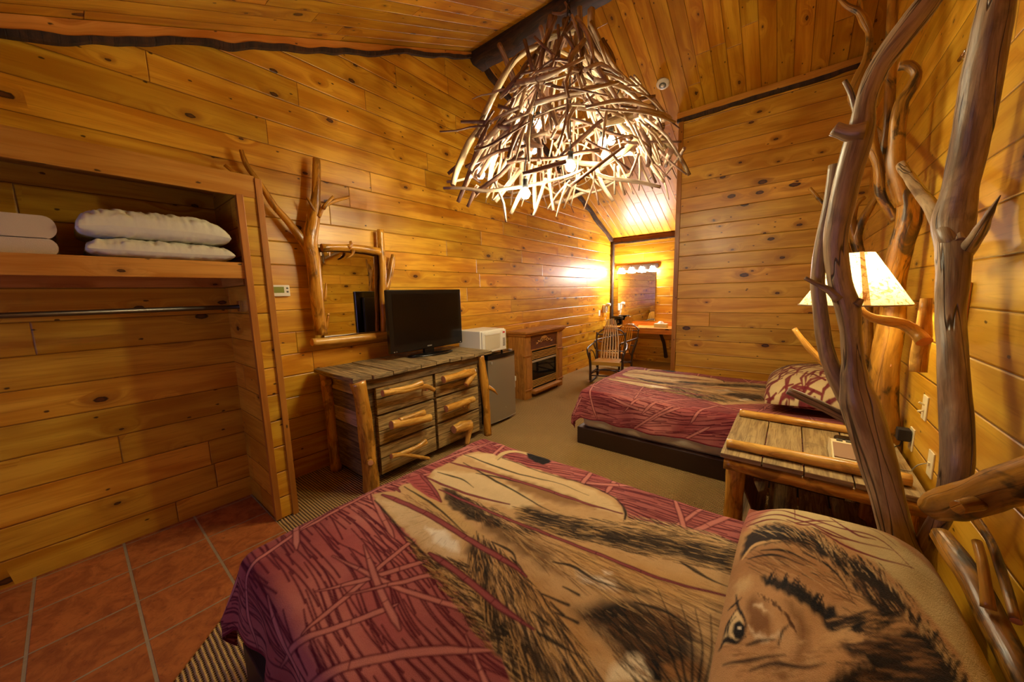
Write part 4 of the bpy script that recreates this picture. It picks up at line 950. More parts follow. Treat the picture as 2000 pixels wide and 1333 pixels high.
    for px, w in (([(562, 985), (590, 940), (640, 952), (684, 925)], .016), ([(578, 940), (596, 880), (622, 830), (648, 790)], .011), ([(606, 800), (636, 772), (668, 742)], .010), ([(642, 730), (652, 790), (684, 850), (686, 900)], .012), ([(600, 940), (604, 880), (640, 830)], .008)): st(px, w, BLK)
    for px in ([(690, 965), (750, 945), (826, 938)], [(575, 1060), (680, 1040), (780, 1020), (870, 1010)], [(700, 1085), (820, 1050), (960, 1070), (1060, 1050)], [(840, 960), (860, 900), (900, 860)]): st(px, .010, DRK, .9)
    # reeds along the top edge
    for px in ([(860, 290), (900, 330), (920, 380)], [(690, 360), (800, 330), (950, 360), (1150, 420), (1340, 480), (1470, 605)], [(680, 390), (820, 350), (980, 390), (1180, 470), (1380, 520)], [(920, 390), (1020, 380), (1150, 400)], [(1040, 430), (1160, 500), (1320, 560), (1480, 605)],
               [(760, 300), (900, 310), (1060, 360), (1240, 420), (1400, 500)], [(700, 330), (820, 300), (940, 330), (1100, 370)], [(1080, 380), (1200, 440), (1300, 470)], [(1000, 400), (1100, 450), (1220, 480)], [(690, 405), (780, 375), (900, 390)], [(880, 375), (960, 400), (1050, 392)]): st(px, .014, (112, 30, 32))
P1 = (1.10, -.142, ZT+.012, .535, .240, .20)
plush_pillow(*P1, 'big plush pillow with a lion face print on the nearest bed', near_print, rot=0.0, tilt=.05)
def far_print(c2, surf, org):
    rs = np.random.RandomState(8); c2.c[:] = lin((206, 180, 130))
    c2.poly([(.15, -1), (1, -1), (1, 1), (.45, 1), (.3, .2)], (54, 36, 22), .9, .12, .04)
    for _ in range(90):
        x, y = rs.uniform(-1, .5), rs.uniform(-1, 1); an = rs.normal(radians(110), .5); L = rs.uniform(.3, .8)
        c2.stroke([(x, y), (x+cos(an)*L*.5, y+sin(an)*L*.5), (x+cos(an+.3)*L, y+sin(an+.3)*L)], [.022, .03, .004], [(118, 36, 44), (104, 26, 36)][rs.randint(2)], .95)
    for _ in range(200):
        x, y = rs.uniform(.2, 1), rs.uniform(-1, 1); an = rs.normal(radians(95), .3); L = rs.uniform(.1, .3)
        c2.stroke([(x, y), (x+cos(an)*L, y+sin(an)*L)], .008, [BLK, DRK, (190, 150, 96)][rs.randint(3)], .8)
plush_pillow(3.80, -.165, ZT+.012, .55, .30, .26, 'plush pillow with reed pattern and lion print at the head of the far bed', far_print, tilt=.05)

# ------------------------------------------------------------------ nightstand
ns = thing('nightstand', 'log-legged nightstand with a board top and two log rails between the beds', 'nightstand', (2.5, -.13, 0))
nx0, nx1, ny0, ny1, nz = 2.09, 2.87, -.50, .252, .625
b = MB(); y = ny1
for w_ in (.185, .165, .175, .15, .077):
    b.bx(nx0, nx1 if y > -.3 else 2.77, y-w_+.005, y-.0, nz-.026, nz, grain=0); y -= w_
b.build('nightstand_top', M['ns'], ns, bevel=.003)
HM = [M['honeyl'], M['cut']]
MB().tube([(2.18, .235, nz+.026), (2.185, .0, nz+.028), (2.19, -.25, nz+.028), (2.185, -.455, nz+.028)], [.024, .028, .030, .026], 18, .03, .06).build('log_rail', HM, ns)
MB().tube([(2.79, .235, nz+.024), (2.79, .0, nz+.026), (2.80, -.33, nz+.024)], [.024, .026, .022], 16, .03, .06).build('log_rail', HM, ns)
HD = [M['honey'], M['cut']]
MB().tube([(2.115, .235, nz-.06), (2.12, -.1, nz-.065), (2.115, -.49, nz-.06)], .034, 16, .03, .06).build('apron_log', HD, ns)
MB().tube([(2.85, .235, nz-.06), (2.85, -.33, nz-.06)], .034, 16, .03, .06).build('apron_log', HD, ns)
for lx, ly in ((2.17, .185), (2.17, -.44), (2.80, .18), (2.68, -.42)):
    MB().tube([(lx, ly, 0), (lx+.004, ly, .3), (lx, ly, nz-.08)], [.047, .045, .046], 18, .03, .06).build('leg', HD, ns)
for a_, b_ in (((2.2, .18, .40), (2.78, .18, .40)), ((2.17, .16, .14), (2.17, -.42, .14)), ((2.80, .16, .14), (2.68, -.40, .14))):
    MB().tube([a_, b_], .026, 12, .04, .06).build('stretcher', HM, ns)
b = MB()
for i in range(4): b.bx(2.13, 2.84, -.40+i*.15, -.26+i*.15, .165, .185, grain=0)
b.build('lower_shelf', M['barnd'], ns, bevel=.003)
Mt = Matrix.Translation((2.50, .10, .186)) @ Matrix.Rotation(radians(-22), 4, 'X')
mg = thing('magazine', 'dark brown magazine with pale cover lines leaning on the nightstand shelf', 'magazine', (2.5, .1, .19))
MB().box((-.14, -.004, 0), (.14, .004, .27), Mt).build('cover', M['walnut'], mg)
b = MB()
for i in range(12): b.box((-.12+i*.018, .0042, .20+.01*sin(i)), (-.107+i*.018, .0052, .208+.012*sin(i*1.7)), Mt)
b.build('cover_line', M['white'], mg)

# telephone base, alarm clock
ph_ = thing('telephone', 'ivory desk telephone with grey speaker slots on the nightstand', 'telephone', (2.36, -.31, nz))
x0, x1, y0, y1 = 2.27, 2.47, -.43, -.20
MB().prism([(x0, nz+.002), (x1, nz+.002), (x1, nz+.062), (x1-.03, nz+.070), (x0, nz+.03)], 'y', y0, y1).build('base', M['ivory'], ph_, bevel=.006)
MB().prism([(x0+.008, nz+.033), (x1-.06, nz+.0615), (x1-.06, nz+.066), (x0+.008, nz+.0375)], 'y', y0+.012, y1-.012).build('faceplate', plain('taupe_plastic', S(150, 118, 92), .4), ph_)
b = MB()
for i in range(4):
    for j in range(3): b.bx(x1-.043+j*.009, x1-.037+j*.009, y1-.052-i*.036, y1-.028-i*.036, nz+.068, nz+.0725)
b.build('speaker_slot', M['grille'], ph_)
ck = thing('alarm_clock', 'small dark alarm clock with red face half hidden behind the trunk', 'clock', (2.56, -.27, nz))
MB().bx(2.52, 2.60, -.34, -.23, nz+.001, nz+.05).build('case', M['blackp'], ck, bevel=.015)
MB().bx(2.517, 2.521, -.325, -.25, nz+.014, nz+.038).build('display', M['red'], ck)

# wall plates on the right wall
def plate(px, py, label, sw):
    p = at(px, py, Y=YR+.004); t = thing('switch_plate' if sw == 1 else 'outlet_plate', label, 'switch' if sw == 1 else 'outlet', (p.x, YR, p.z))
    MB().bx(p.x-.036, p.x+.036, YR, YR+.006, p.z-.058, p.z+.058).build('plate', M['ivory'], t, bevel=.002)
    if sw == 1:
        for d_ in (.014, -.014): MB().box((-.005, 0, -.004), (.005, .022, .004), Matrix.Translation((p.x, YR+.005, p.z+d_)) @ Matrix.Rotation(radians(28 if d_ > 0 else -20), 4, 'X')).build('toggle', M['ivory'], t, bevel=.001)
    elif sw == 2:
        for d_ in (.02, -.02): MB().bx(p.x-.016, p.x+.016, YR+.006, YR+.008, p.z+d_-.013, p.z+d_+.013).build('socket', M['ivory'], t, bevel=.003)
    else: MB().bx(p.x-.007, p.x+.007, YR+.006, YR+.012, p.z-.007, p.z+.007).build('phone_jack', M['ivory'], t)
    return p
plate(1806, 797, 'ivory wall plate with two toggle switches above the nightstand', 1)
po = plate(1780, 858, 'ivory outlet plate low on the wall with a black adapter plugged in', 2)
pj = plate(1817, 907, 'ivory phone jack plate with a thin grey cord, nearest the big trunk', 3)
ad = thing('power_adapter', 'black power adapter plugged into the outlet above the nightstand', 'power adapter', (po.x, YR+.03, po.z+.02))
MB().bx(po.x-.026, po.x+.026, YR+.010, YR+.058, po.z-.012, po.z+.05).build('body', M['blackm'], ad, bevel=.004)
MB().tube([(po.x, YR+.035, po.z-.012), (po.x+.01, YR+.04, po.z-.05), (po.x+.08, YR+.03, nz+.01), (po.x-.0, -.44, nz+.006), (2.62, -.36, nz+.006), (2.605, -.30, nz+.012)], .0028, 8, .02, 0).build('cord', M['blackm'], ad)
cdx = setp(MB().tube([(pj.x, YR+.014, pj.z), (pj.x-.01, YR+.04, pj.z-.01), (pj.x+.02, YR+.05, nz+.03), (pj.x+.07, YR+.04, nz+.004), (2.36, -.46, nz+.004), (2.36, -.433, nz+.012)], .0022, 8, .015, 0).build('phone_cord', plain('grey_cord', S(150, 146, 136), .5)), 'thin grey phone cord from the wall jack to the telephone', 'cord')
p = at(1884, 108, Y=YR+.02)
hk = thing('wall_catch', 'small metal catch high on the right wall behind the big trunk', 'catch', (p.x, YR, p.z))
MB().bx(p.x-.05, p.x+.05, YR, YR+.008, p.z-.018, p.z+.018).build('plate', M['chrome'], hk, bevel=.002)
MB().tube([(p.x-.045, YR+.022, p.z+.004), (p.x+.045, YR+.022, p.z+.004)], .009, 12, .05, 0).build('barrel', M['chrome'], hk)
MB().tube([(p.x-.03, YR+.008, p.z), (p.x-.03, YR+.02, p.z)], .004, 8, .05, 0).tube([(p.x+.03, YR+.008, p.z), (p.x+.03, YR+.02, p.z)], .004, 8, .05, 0).build('stem', M['chrome'], hk)

# ------------------------------------------------------------------ wall lamp on a branch bracket
LC = Vector((2.50, -.242, 1.40))
la = thing('wall_lamp', 'wall lamp with a bark paper cone shade on a branch bracket', 'lamp', (LC.x, LC.y, LC.z))
s = NT('bark_paper'); co = s.n('ShaderNodeTexCoord').outputs['Object']
n1 = s.noise(co, 22, 5, .7, 1.5); n2 = s.noise(co, 90, 3, .6)
c = s.mix(s.m('MULTIPLY', s.ss(n1, .48, .62), .85), S(236, 214, 160), S(150, 92, 40)); c = s.mix(s.m('MULTIPLY', s.ss(n2, .58, .7), .4), c, S(190, 130, 70))
d1 = s.n('ShaderNodeBsdfDiffuse', {'Color': c}); d2 = s.n('ShaderNodeBsdfTranslucent', {'Color': c}); mx = s.n('ShaderNodeMixShader', {0: .46, 1: d1.outputs[0], 2: d2.outputs[0]}); s.t.links.new(mx.outputs[0], s.out.inputs[0]); M['shade'] = s.mat
RB, RT, HS = .215, .062, .262
MB().lathe([(RB, 0), (RB*.75+RT*.25, HS*.25), (RB*.5+RT*.5, HS*.5), (RT, HS)], LC, 48).build('lamp_shade', M['shade'], la)
MB().lathe([(RB-.001, 0), (RB+.0025, 0), (RB+.002, .006), (RB-.003, .006)], LC, 48).build('shade_rim', M['barnp'], la)
MB().lathe([(RT-.002, HS-.004), (RT+.002, HS-.004), (RT+.002, HS), (RT-.002, HS)], LC, 32).build('shade_rim', M['barnp'], la)
a0 = radians(188); b = MB()
for da in (-.06, .06):
    for t_ in (0, 1): r_ = (RB*(1-t_)+RT*t_)+.0025; b.v.append((LC.x+r_*cos(a0+da*(1+t_*1.2)), LC.y+r_*sin(a0+da*(1+t_*1.2)), LC.z+HS*t_))
b.face((0, 1, 3, 2), [(0, 0)]*4); b.build('bark_strip', M['shade'], la)
branch('bracket_arm', [(1806, 668, 34, -.46), (1790, 650, 30, -.44), (1765, 634, 25, -.40), (1735, 628, 21, -.35), (1705, 622, 18, -.30), (1686, 610, 15, -.265), (1676, 594, 13, -.245)], HM, la, Y=-.4)
branch('bracket_post', [(1793, 727, 36), (1796, 690, 38), (1803, 655, 40), (1806, 620, 30), (1810, 583, 26)], HM, la, Y=-.465)
MB().bx(2.13, 2.29, YR, YR+.022, 1.10, 1.50, grain=2).build('back_board', M['trimw'], la, bevel=.004)
MB().tube([LC+Vector((0, 0, -.01)), LC+Vector((0, 0, .08))], .012, 12, .02, 0).build('lamp_socket', M['brass'], la)
M['bulb_l'] = emit('lamp_bulb_glow', (1., .88, .55), 520)
MB().lathe([(0, 0), (.012, .0), (.026, .03), (.028, .045), (.018, .066), (0, .072)], LC+Vector((0, 0, .085)), 20).build('bulb', M['bulb_l'], la)

# ------------------------------------------------------------------ driftwood headboard of the nearest bed
hb = thing('headboard', 'grey driftwood tree headboard with log rails behind the nearest bed', 'headboard', (1.6, -.4, .3))
DW = [M['drift'], M['cutg']]
XT = 1.72
MB().tube([(1.76, -.43, 0), (1.75, -.43, .25), (1.72, -.42, .44)], [.08, .075, .06], 24, .03, .06).build('trunk_base', DW, hb)
branch('trunk', [(1790, 1160, 96, 1.66), (1768, 1100, 92, 1.70), (1748, 1030, 74, 1.72), (1732, 970, 74), (1712, 900, 80), (1694, 840, 82), (1679, 790, 82), (1669, 745, 60), (1666, 700, 45), (1662, 655, 44), (1655, 600, 52), (1640, 552, 50), (1632, 480, 50), (1640, 420, 54), (1655, 350, 56), (1672, 290, 58), (1683, 250, 56), (1690, 200, 46), (1712, 140, 44), (1750, 85, 50), (1792, 30, 52), (1832, -25, 50), (1860, -80, 44)], DW, hb, X=XT, seg=32, rough=.045, step=.02)
branch('branch', [(1678, 815, 50), (1660, 780, 50), (1640, 745, 42), (1620, 705, 35), (1609, 660, 33), (1602, 605, 31), (1597, 560, 30), (1599, 520, 29), (1608, 460, 29), (1621, 400, 29), (1632, 322, 30)], DW, hb, X=XT+.04, seg=24, rough=.05, step=.02)
branch('branch', [(1688, 258, 46), (1664, 261, 40), (1645, 257, 34), (1629, 252, 34)], DW, hb, X=XT-.02, seg=18, step=.01, rough=.02)
branch('branch', [(1640, 585, 26), (1618, 566, 17), (1595, 555, 10), (1572, 543, 8)], DW, hb, X=XT-.02, seg=14, step=.01)
branch('branch', [(1672, 596, 24), (1678, 590, 16), (1683, 584, 11)], DW, hb, X=XT-.02, seg=10, step=.005, rough=.02)
branch('branch', [(1680, 245, 26), (1672, 215, 18), (1661, 180, 15), (1650, 158, 13)], DW, hb, X=XT+.03, seg=14, step=.01)
branch('branch', [(1660, 345, 14), (1652, 334, 9), (1642, 334, 4)], DW, hb, X=XT-.02, seg=8, step=.005, rough=.02)
branch('branch', [(1716, 865, 50), (1690, 842, 24), (1655, 820, 21), (1610, 796, 19), (1570, 777, 17), (1538, 763, 15)], DW, hb, X=XT+.02, seg=16, step=.015)
YT = -.42
branch('trunk', [(1780, 1150, 96, -.41), (1793, 1110, 74, -.41), (1812, 1060, 50, -.41), (1838, 1010, 50, -.42), (1858, 960, 66), (1868, 900, 74), (1868, 830, 72), (1864, 760, 68), (1860, 690, 64), (1856, 620, 64), (1860, 550, 72), (1862, 490, 80), (1862, 430, 92), (1876, 360, 78), (1892, 290, 84), (1908, 210, 94), (1920, 140, 96), (1936, 60, 92), (1950, -20, 88), (1962, -120, 80)], DW, hb, Y=YT, seg=32, rough=.045, step=.02)
branch('branch', [(1868, 505, 34, -.43), (1848, 458, 46), (1822, 410, 38), (1800, 380, 31), (1775, 345, 27), (1748, 305, 24), (1722, 268, 20), (1706, 250, 17)], DW, hb, Y=YT+.02, seg=18, step=.015)
branch('branch', [(1866, 520, 34, -.455), (1886, 492, 38, -.45), (1912, 455, 33, -.435), (1930, 422, 20), (1945, 396, 9), (1954, 382, 3)], DW, hb, Y=YT, seg=16, step=.01, rough=.03)
branch('branch', [(1876, 470, 24), (1862, 400, 40), (1872, 320, 46), (1888, 230, 42), (1904, 130, 32), (1918, 30, 18)], DW, hb, Y=YT-.005, seg=14, step=.02)
branch('headboard_rail', [(1832, 990, 74, -.36), (1868, 983, 92, -.37), (1915, 968, 98, -.385), (1960, 952, 104, -.40), (2010, 936, 110, -.41), (2100, 905, 120, -.43)], [M['mott'], M['cut']], hb, Y=-.38, seg=28, step=.015)
branch('headboard_rail', [(1838, 1046, 44, -.39), (1868, 1090, 54, -.40), (1905, 1145, 62, -.41), (1940, 1215, 70, -.415), (1985, 1300, 80, -.42), (2030, 1390, 86, -.43)], [M['mott'], M['cut']], hb, Y=-.4, seg=26, step=.015)
p = at(1866, 984, Y=-.33); MB().tube([p+Vector((.03, -.04, 0)), p+Vector((-.012, .0, -.004))], [.017, .014], 14, .01, .05).build('knot_stub', [M['mott'], M['honey']], hb)
branch('branch', [(1930, 1190, 36), (1925, 1140, 28), (1918, 1095, 26), (1908, 1058, 24)], [M['mott'], M['cut']], hb, Y=-.40, seg=16, step=.012)
branch('branch', [(1985, 1215, 30, -.44), (1960, 1130, 26, -.45), (1935, 1060, 22, -.46), (1905, 1010, 20, -.46)], [M['mott'], M['cut']], hb, Y=-.44, seg=14, step=.015)

# ------------------------------------------------------------------ varnished log headboard of the far bed
h2 = thing('headboard', 'mottled varnished log headboard at the corner beyond the wall lamp', 'headboard', (2.9, -.45, .3))
MW = [M['mott'], M['cut']]
MB().tube([(2.92, -.455, 0), (2.90, -.455, .3), (2.86, -.455, .60)], [.075, .068, .06], 24, .03, .06).build('trunk_base', MW, h2)
branch('trunk', [(1737, 900, 62), (1728, 830, 64), (1722, 770, 66), (1728, 700, 62), (1740, 640, 58), (1744, 600, 54), (1745, 550, 50), (1758, 490, 52), (1774, 430, 56), (1775, 395, 54), (1765, 360, 46)], MW, h2, X=2.81, seg=28, step=.025, rough=.06)
branch('branch', [(1768, 400, 46), (1750, 330, 44), (1750, 280, 38), (1755, 230, 36), (1762, 200, 30), (1778, 175, 28), (1790, 145, 26), (1775, 128, 28), (1755, 130, 22)], MW, h2, X=2.81, seg=22, step=.02, rough=.1)
branch('branch', [(1750, 430, 26), (1722, 385, 24), (1716, 330, 24), (1706, 290, 28), (1690, 230, 34), (1668, 190, 30), (1678, 150, 24), (1692, 115, 18), (1698, 70, 18), (1690, 45, 24), (1676, 22, 18), (1655, 12, 14), (1636, -8, 11)], MW, h2, X=2.90, seg=20, step=.02, rough=.12)
branch('branch', [(1688, 50, 14), (1684, 30, 11), (1678, -10, 9)], MW, h2, X=2.90, seg=10)
branch('branch', [(1720, 340, 26), (1735, 240, 24), (1740, 120, 26), (1742, 40, 26), (1748, -60, 24)], MW, h2, X=2.98, seg=16, step=.03, rough=.1)
branch('branch', [(1706, 130, 14), (1690, 150, 12), (1700, 180, 10)], MW, h2, X=2.92, seg=10)
branch('branch', [(1738, 560, 14), (1748, 646, 8), (1752, 650, 5)], MW, h2, X=2.82, seg=8)
branch('branch', [(1728, 900, 20), (1710, 815, 18), (1680, 775, 19), (1640, 735, 17), (1605, 705, 15), (1580, 680, 14), (1560, 655, 12), (1551, 642, 11)], [M['honeyl'], M['cut']], h2, X=2.84, seg=16, step=.02, rough=.1)
p = at(1735, 712, X=2.80); MB().tube([p, p+Vector((-.045, .01, .004))], [.018, .015], 12, .01, .1).build('knot_stub', MW, h2)
h3 = thing('log_post', 'dark mottled forked post beyond the far bed, half hidden by the driftwood trunk', 'post', (3.87, -.45, 0))
MB().tube([(3.93, -.455, 0), (3.90, -.455, .5)], [.045, .04], 14, .04, .1).build('trunk_base', MW, h3)
branch('trunk', [(1692, 850, 26), (1690, 740, 24), (1694, 650, 24), (1690, 560, 24), (1680, 500, 24), (1672, 462, 26), (1690, 420, 18), (1712, 385, 14), (1722, 352, 12)], MW, h3, X=3.87, seg=16, step=.03, rough=.12)
branch('branch', [(1676, 490, 18), (1664, 440, 20), (1672, 400, 14), (1690, 385, 8)], MW, h3, X=3.86, seg=12, rough=.12)
branch('branch', [(1676, 560, 14), (1650, 470, 12), (1625, 420, 11), (1605, 396, 10), (1581, 368, 9)], MW, h3, X=3.84, seg=12, rough=.1)
# ------------------------------------------------------------------ vanity alcove
cn = thing('vanity_counter', 'pine vanity counter built across the far alcove under the lit mirror', 'counter', (7.35, 2.2, .7))
CZ = .765
MB().bx(7.08, XF-.001, YP+.005, YL-.055, CZ-.03, CZ).build('worktop', M['trimw'], cn, bevel=.003)
MB().bx(7.075, 7.095, YP+.005, YL-.055, CZ-.115, CZ-.031).build('apron', M['trimw'], cn, bevel=.003)
MB().tube([(7.585, 1.98, .12), (7.45, 1.99, .42), (7.16, 2.0, .70)], [.035, .032, .03], 12, .04, .12).build('log_bracket', [M['bark'], M['cut']], cn)
MB().bx(7.607, XF-.001, YP+.01, YL-.06, CZ+.001, CZ+.09).build('splashback', M['trimw'], cn, bevel=.002)
vm = thing('mirror', 'frameless vanity mirror under the row of bulbs in the far alcove', 'mirror', (7.6, 2.63, .9))
MB().bx(7.605, 7.625, 2.235, 3.03, .865, 1.90).build('glass', M['mirror'], vm, bevel=.002)
vl = thing('vanity_light', 'chrome vanity light bar with glowing bulbs above the alcove mirror', 'light', (7.6, 2.63, 1.95))
MB().prism(rrect(2.19, 3.07, 1.945, 2.045, .03), 'x', 7.59, XF).build('bar', M['chrome'], vl, bevel=.004)
M['bulb_v'] = emit('vanity_bulb_glow', (1., .94, .88), 340)
for i in range(4):
    y = 2.30+i*.22
    a_ = MB().tube([(7.59, y, 1.995), (7.555, y, 2.015), (7.53, y, 1.995)], .009, 10, .01, 0).build('bulb_arm', M['chrome'], vl)
    MB().lathe([(0, .0), (.022, -.002), (.03, -.03), (.055, -.10), (.054, -.104), (.0, -.104)], (7.53, y, 1.99), 20).build('glass_shade', M['bulb_v'], a_)
hd = thing('hair_dryer', 'white wall-mounted hair dryer with coiled cord beside the vanity', 'hair dryer', (7.22, 3.18, 1.1))
MB().bx(7.17, 7.27, 3.13, YL-.001, 1.05, 1.22).build('holster', M['white'], hd, bevel=.012)
MB().tube([(7.19, 3.12, 1.20), (7.19, 3.08, 1.225), (7.19, 3.03, 1.22)], [.034, .036, .028], 14, .02, 0).tube([(7.20, 3.10, 1.20), (7.21, 3.11, 1.08)], [.018, .015], 12, .02, 0).build('dryer_body', M['white'], hd)
MB().tube([(7.21+.02*cos(k*.9), 3.14+.015*sin(k*.9), 1.05-.014*k) for k in range(16)], .005, 8, .01, 0).build('cord', M['white'], hd)
ot = thing('outlet_plate', 'white outlet plate on the log wall left of the hair dryer', 'outlet', (7.02, YL, 1.05))
MB().bx(6.97, 7.05, YL-.006, YL, .99, 1.11).build('plate', M['white'], ot, bevel=.002)
cm = thing('coffee_maker', 'small black appliance on the vanity counter in the corner', 'coffee maker', (7.42, 2.95, CZ))
MB().bx(7.34, 7.50, 2.87, 3.05, CZ+.001, CZ+.03).bx(7.44, 7.50, 2.87, 3.05, CZ+.03, CZ+.15).bx(7.33, 7.50, 2.86, 3.06, CZ+.15, CZ+.20).build('body', M['blackp'], cm, bevel=.008)
MB().lathe([(0, 0), (.05, 0), (.055, .06), (.045, .11), (0, .115)], (7.385, 2.96, CZ+.032), 20).build('carafe', M['glassd'], cm)
tb = thing('tissue_box', 'pale green tissue box on the right end of the vanity counter', 'tissue box', (7.3, 2.02, CZ))
MB().bx(7.24, 7.36, 1.90, 2.14, CZ+.001, CZ+.075).build('carton', M['tissue'], tb, bevel=.003)
b = MB(); n = 14
for j in range(5):
    for i in range(n):
        a_ = 2*pi*i/n; r_ = .05*(1-.16*j); b.v.append((7.30+r_*.7*cos(a_), 2.02+r_*1.5*sin(a_)+.006*sin(i*3+j), CZ+.076+.011*j+.006*sin(i*2.2)*j/4))
for j in range(4):
    for i in range(n): b.face((j*n+i, j*n+(i+1) % n, (j+1)*n+(i+1) % n, (j+1)*n+i), [(0, 0)]*4, 0, True)
b.face([4*n+i for i in range(n)], [(0, 0)]*n); b.build('tissue', M['white'], tb)
tr = thing('tray', 'small wooden tray with folded napkin on the middle of the vanity counter', 'tray', (7.25, 2.60, CZ))
MB().bx(7.18, 7.34, 2.48, 2.72, CZ+.001, CZ+.012).bx(7.18, 7.34, 2.48, 2.49, CZ+.012, CZ+.045).bx(7.18, 7.34, 2.71, 2.72, CZ+.012, CZ+.045).bx(7.18, 7.19, 2.49, 2.71, CZ+.012, CZ+.045).bx(7.33, 7.34, 2.49, 2.71, CZ+.012, CZ+.045).build('tray_body', M['trimw'], tr, bevel=.002)
MB().bx(7.21, 7.31, 2.55, 2.69, CZ+.013, CZ+.055).build('napkin', M['white'], tr, bevel=.01)

# ------------------------------------------------------------------ bent-twig chairs (front = local -X)
def chair(label, rocker, loc, rz, sc=1.):
    t = thing('rocking_chair' if rocker else 'armchair', label, 'chair', (0, 0, 0), None)
    D = [M['bentd'], M['cut']]; sz = .37
    for sy in (-1, 1):
        MB().tube([(-.25, sy*.27, .03), (-.252, sy*.272, .30), (-.26, sy*.285, .56)], [.024, .022, .019], 12, .03, .1).build('leg', D, t)
        MB().tube([(.24, sy*.22, .03), (.245, sy*.235, .35), (.34, sy*.26, .62), (.42, sy*.265, .84)], [.022, .02, .017, .014], 12, .03, .1).build('leg', D, t)
        MB().tube([(.40, sy*.27, .66), (.15, sy*.31, .645), (-.15, sy*.33, .625), (-.29, sy*.32, .60), (-.33, sy*.30, .53), (-.315, sy*.28, .44)], [.012, .015, .016, .017, .015, .012], 10, .03, .06).build('arm', D, t)
        MB().tube([(.20, sy*.235, .30), (0, sy*.26, .52), (-.22, sy*.28, .60)], [.009]*3, 8, .03, 0).build('brace', D, t)
        if rocker: MB().tube([(-.42, sy*.265, .075), (-.25, sy*.262, .03), (0, sy*.25, .018), (.25, sy*.235, .035), (.45, sy*.22, .10)], [.014, .018, .018, .018, .014], 10, .03, .05).build('rocker', D, t)
    MB().tube([(.27, -.245, .36), (.36, -.27, .62), (.44, -.22, .84), (.455, 0, .915), (.44, .22, .84), (.36, .27, .62), (.27, .245, .36)], [.011]*7, 10, .03, .05).build('back_hoop', D, t)
    MB().tube([(.41, -.265, .80), (.435, 0, .79), (.41, .265, .80)], [.011]*3, 8, .04, 0).build('back_rail', D, t)
    MB().tube([(.30, -.25, .50), (.32, 0, .49), (.30, .25, .50)], [.010]*3, 8, .04, 0).build('back_rail', D, t)
    for i in range(7):
        u_ = (i-3)/3; b = MB(); w0, w1 = .016, .0085; top = 1.10-.03*abs(u_)**2; n = 10
        for k in range(n+1):
            q = k/n; z = sz+.0+(top-sz)*q; x = .215+.22*q+.02*sin(pi*q); y = u_*(.150*(1-q)+.070*q)+u_*.03*sin(pi*q); w_ = w0+(w1-w0)*q
            b.v += [(x-.005, y-w_, z), (x-.005, y+w_, z), (x+.006, y+w_, z), (x+.006, y-w_, z)]
        for k in range(n):
            A = k*4
            for m_ in range(4): b.face((A+m_, A+(m_+1) % 4, A+4+(m_+1) % 4, A+4+m_), [(0, 0)]*4)
        b.face((3, 2, 1, 0), [(0, 0)]*4); b.face((n*4, n*4+1, n*4+2, n*4+3), [(0, 0)]*4)
        b.build('back_slat', M['seat'], t, bevel=.003)
    for i in range(7):
        b = MB(); x0 = -.22+i*.066
        b.bx(x0, x0+.056, -.225+.02*(i > 4), .225-.02*(i > 4), sz-.012+.02*(1-i/6), sz+.004+.02*(1-i/6)); b.build('seat_slat', M['seat'], t, bevel=.004)
    MB().bx(-.245, -.222, -.255, .255, sz-.045, sz+.022).build('seat_front_rail', M['seat'], t, bevel=.004)
    MB().tube([(-.25, -.26, .14), (-.25, .26, .14)], .012, 10, .04, .05).build('stretcher', D, t)
    MB().tube([(-.25, -.255, .17), (-.252, -.13, .24), (-.252, 0, .265), (-.252, .13, .24), (-.25, .255, .17)], .009, 8, .03, 0).build('stretcher', D, t)
    MB().tube([(.24, -.22, .14), (.24, .22, .14)], .012, 10, .04, .05).build('stretcher', D, t)
    for sy in (-1, 1): MB().tube([(-.25, sy*.265, .18), (.24, sy*.225, .18)], .011, 10, .04, .05).build('stretcher', D, t)
    t.rotation_euler.z = rz; t.location = loc; t.scale = (sc, sc, sc)
    return t
chair('bent twig rocking chair with golden slats in front of the vanity', True, (5.55, 2.37, .0), radians(16), .93)
chair('bent twig armchair with golden slats, behind the rocking chair at the vanity', False, (6.45, 2.60, 0), radians(-14), .92)

# ------------------------------------------------------------------ branch chandelier
CC = Vector((2.55, 1.42, 0)); al_ = atan2(1.42, 2.55); NV = Vector((cos(al_), sin(al_), 0))
def dp(zx, zy, s_):
    """point on the vertical plane s metres beyond the chandelier's centre"""
    d = ray(840+zx/2.898, zy/2.898); t = ((CC-CAM).dot(NV)+s_)/d.dot(NV); return CAM+d*t
ch = thing('chandelier', 'large tangled driftwood branch chandelier with bare bulbs hanging from the ceiling', 'chandelier', (2.55, 1.42, 2.4))
def dtrace(pts, s_):
    s_ = s_ if hasattr(s_, '__len__') else (s_, s_); n = len(pts); P = [dp(p[0], p[1], s_[0]+(s_[1]-s_[0])*i/max(1, n-1)) for i, p in enumerate(pts)]; R = []
    for i, p in enumerate(P):
        T = (P[min(i+1, n-1)]-P[max(0, i-1)]).normalized(); m = (p-CAM).normalized().cross(T).normalized()
        R.append(pts[i][2]/2.898/2/((proj(p+m*.01)-proj(p-m*.01)).length/.02))
    return P, R
TW = [M['twig'], M['cutg']]; TD = [M['twigd'], M['cutg']]; DG = [M['drift'], M['cutg']]
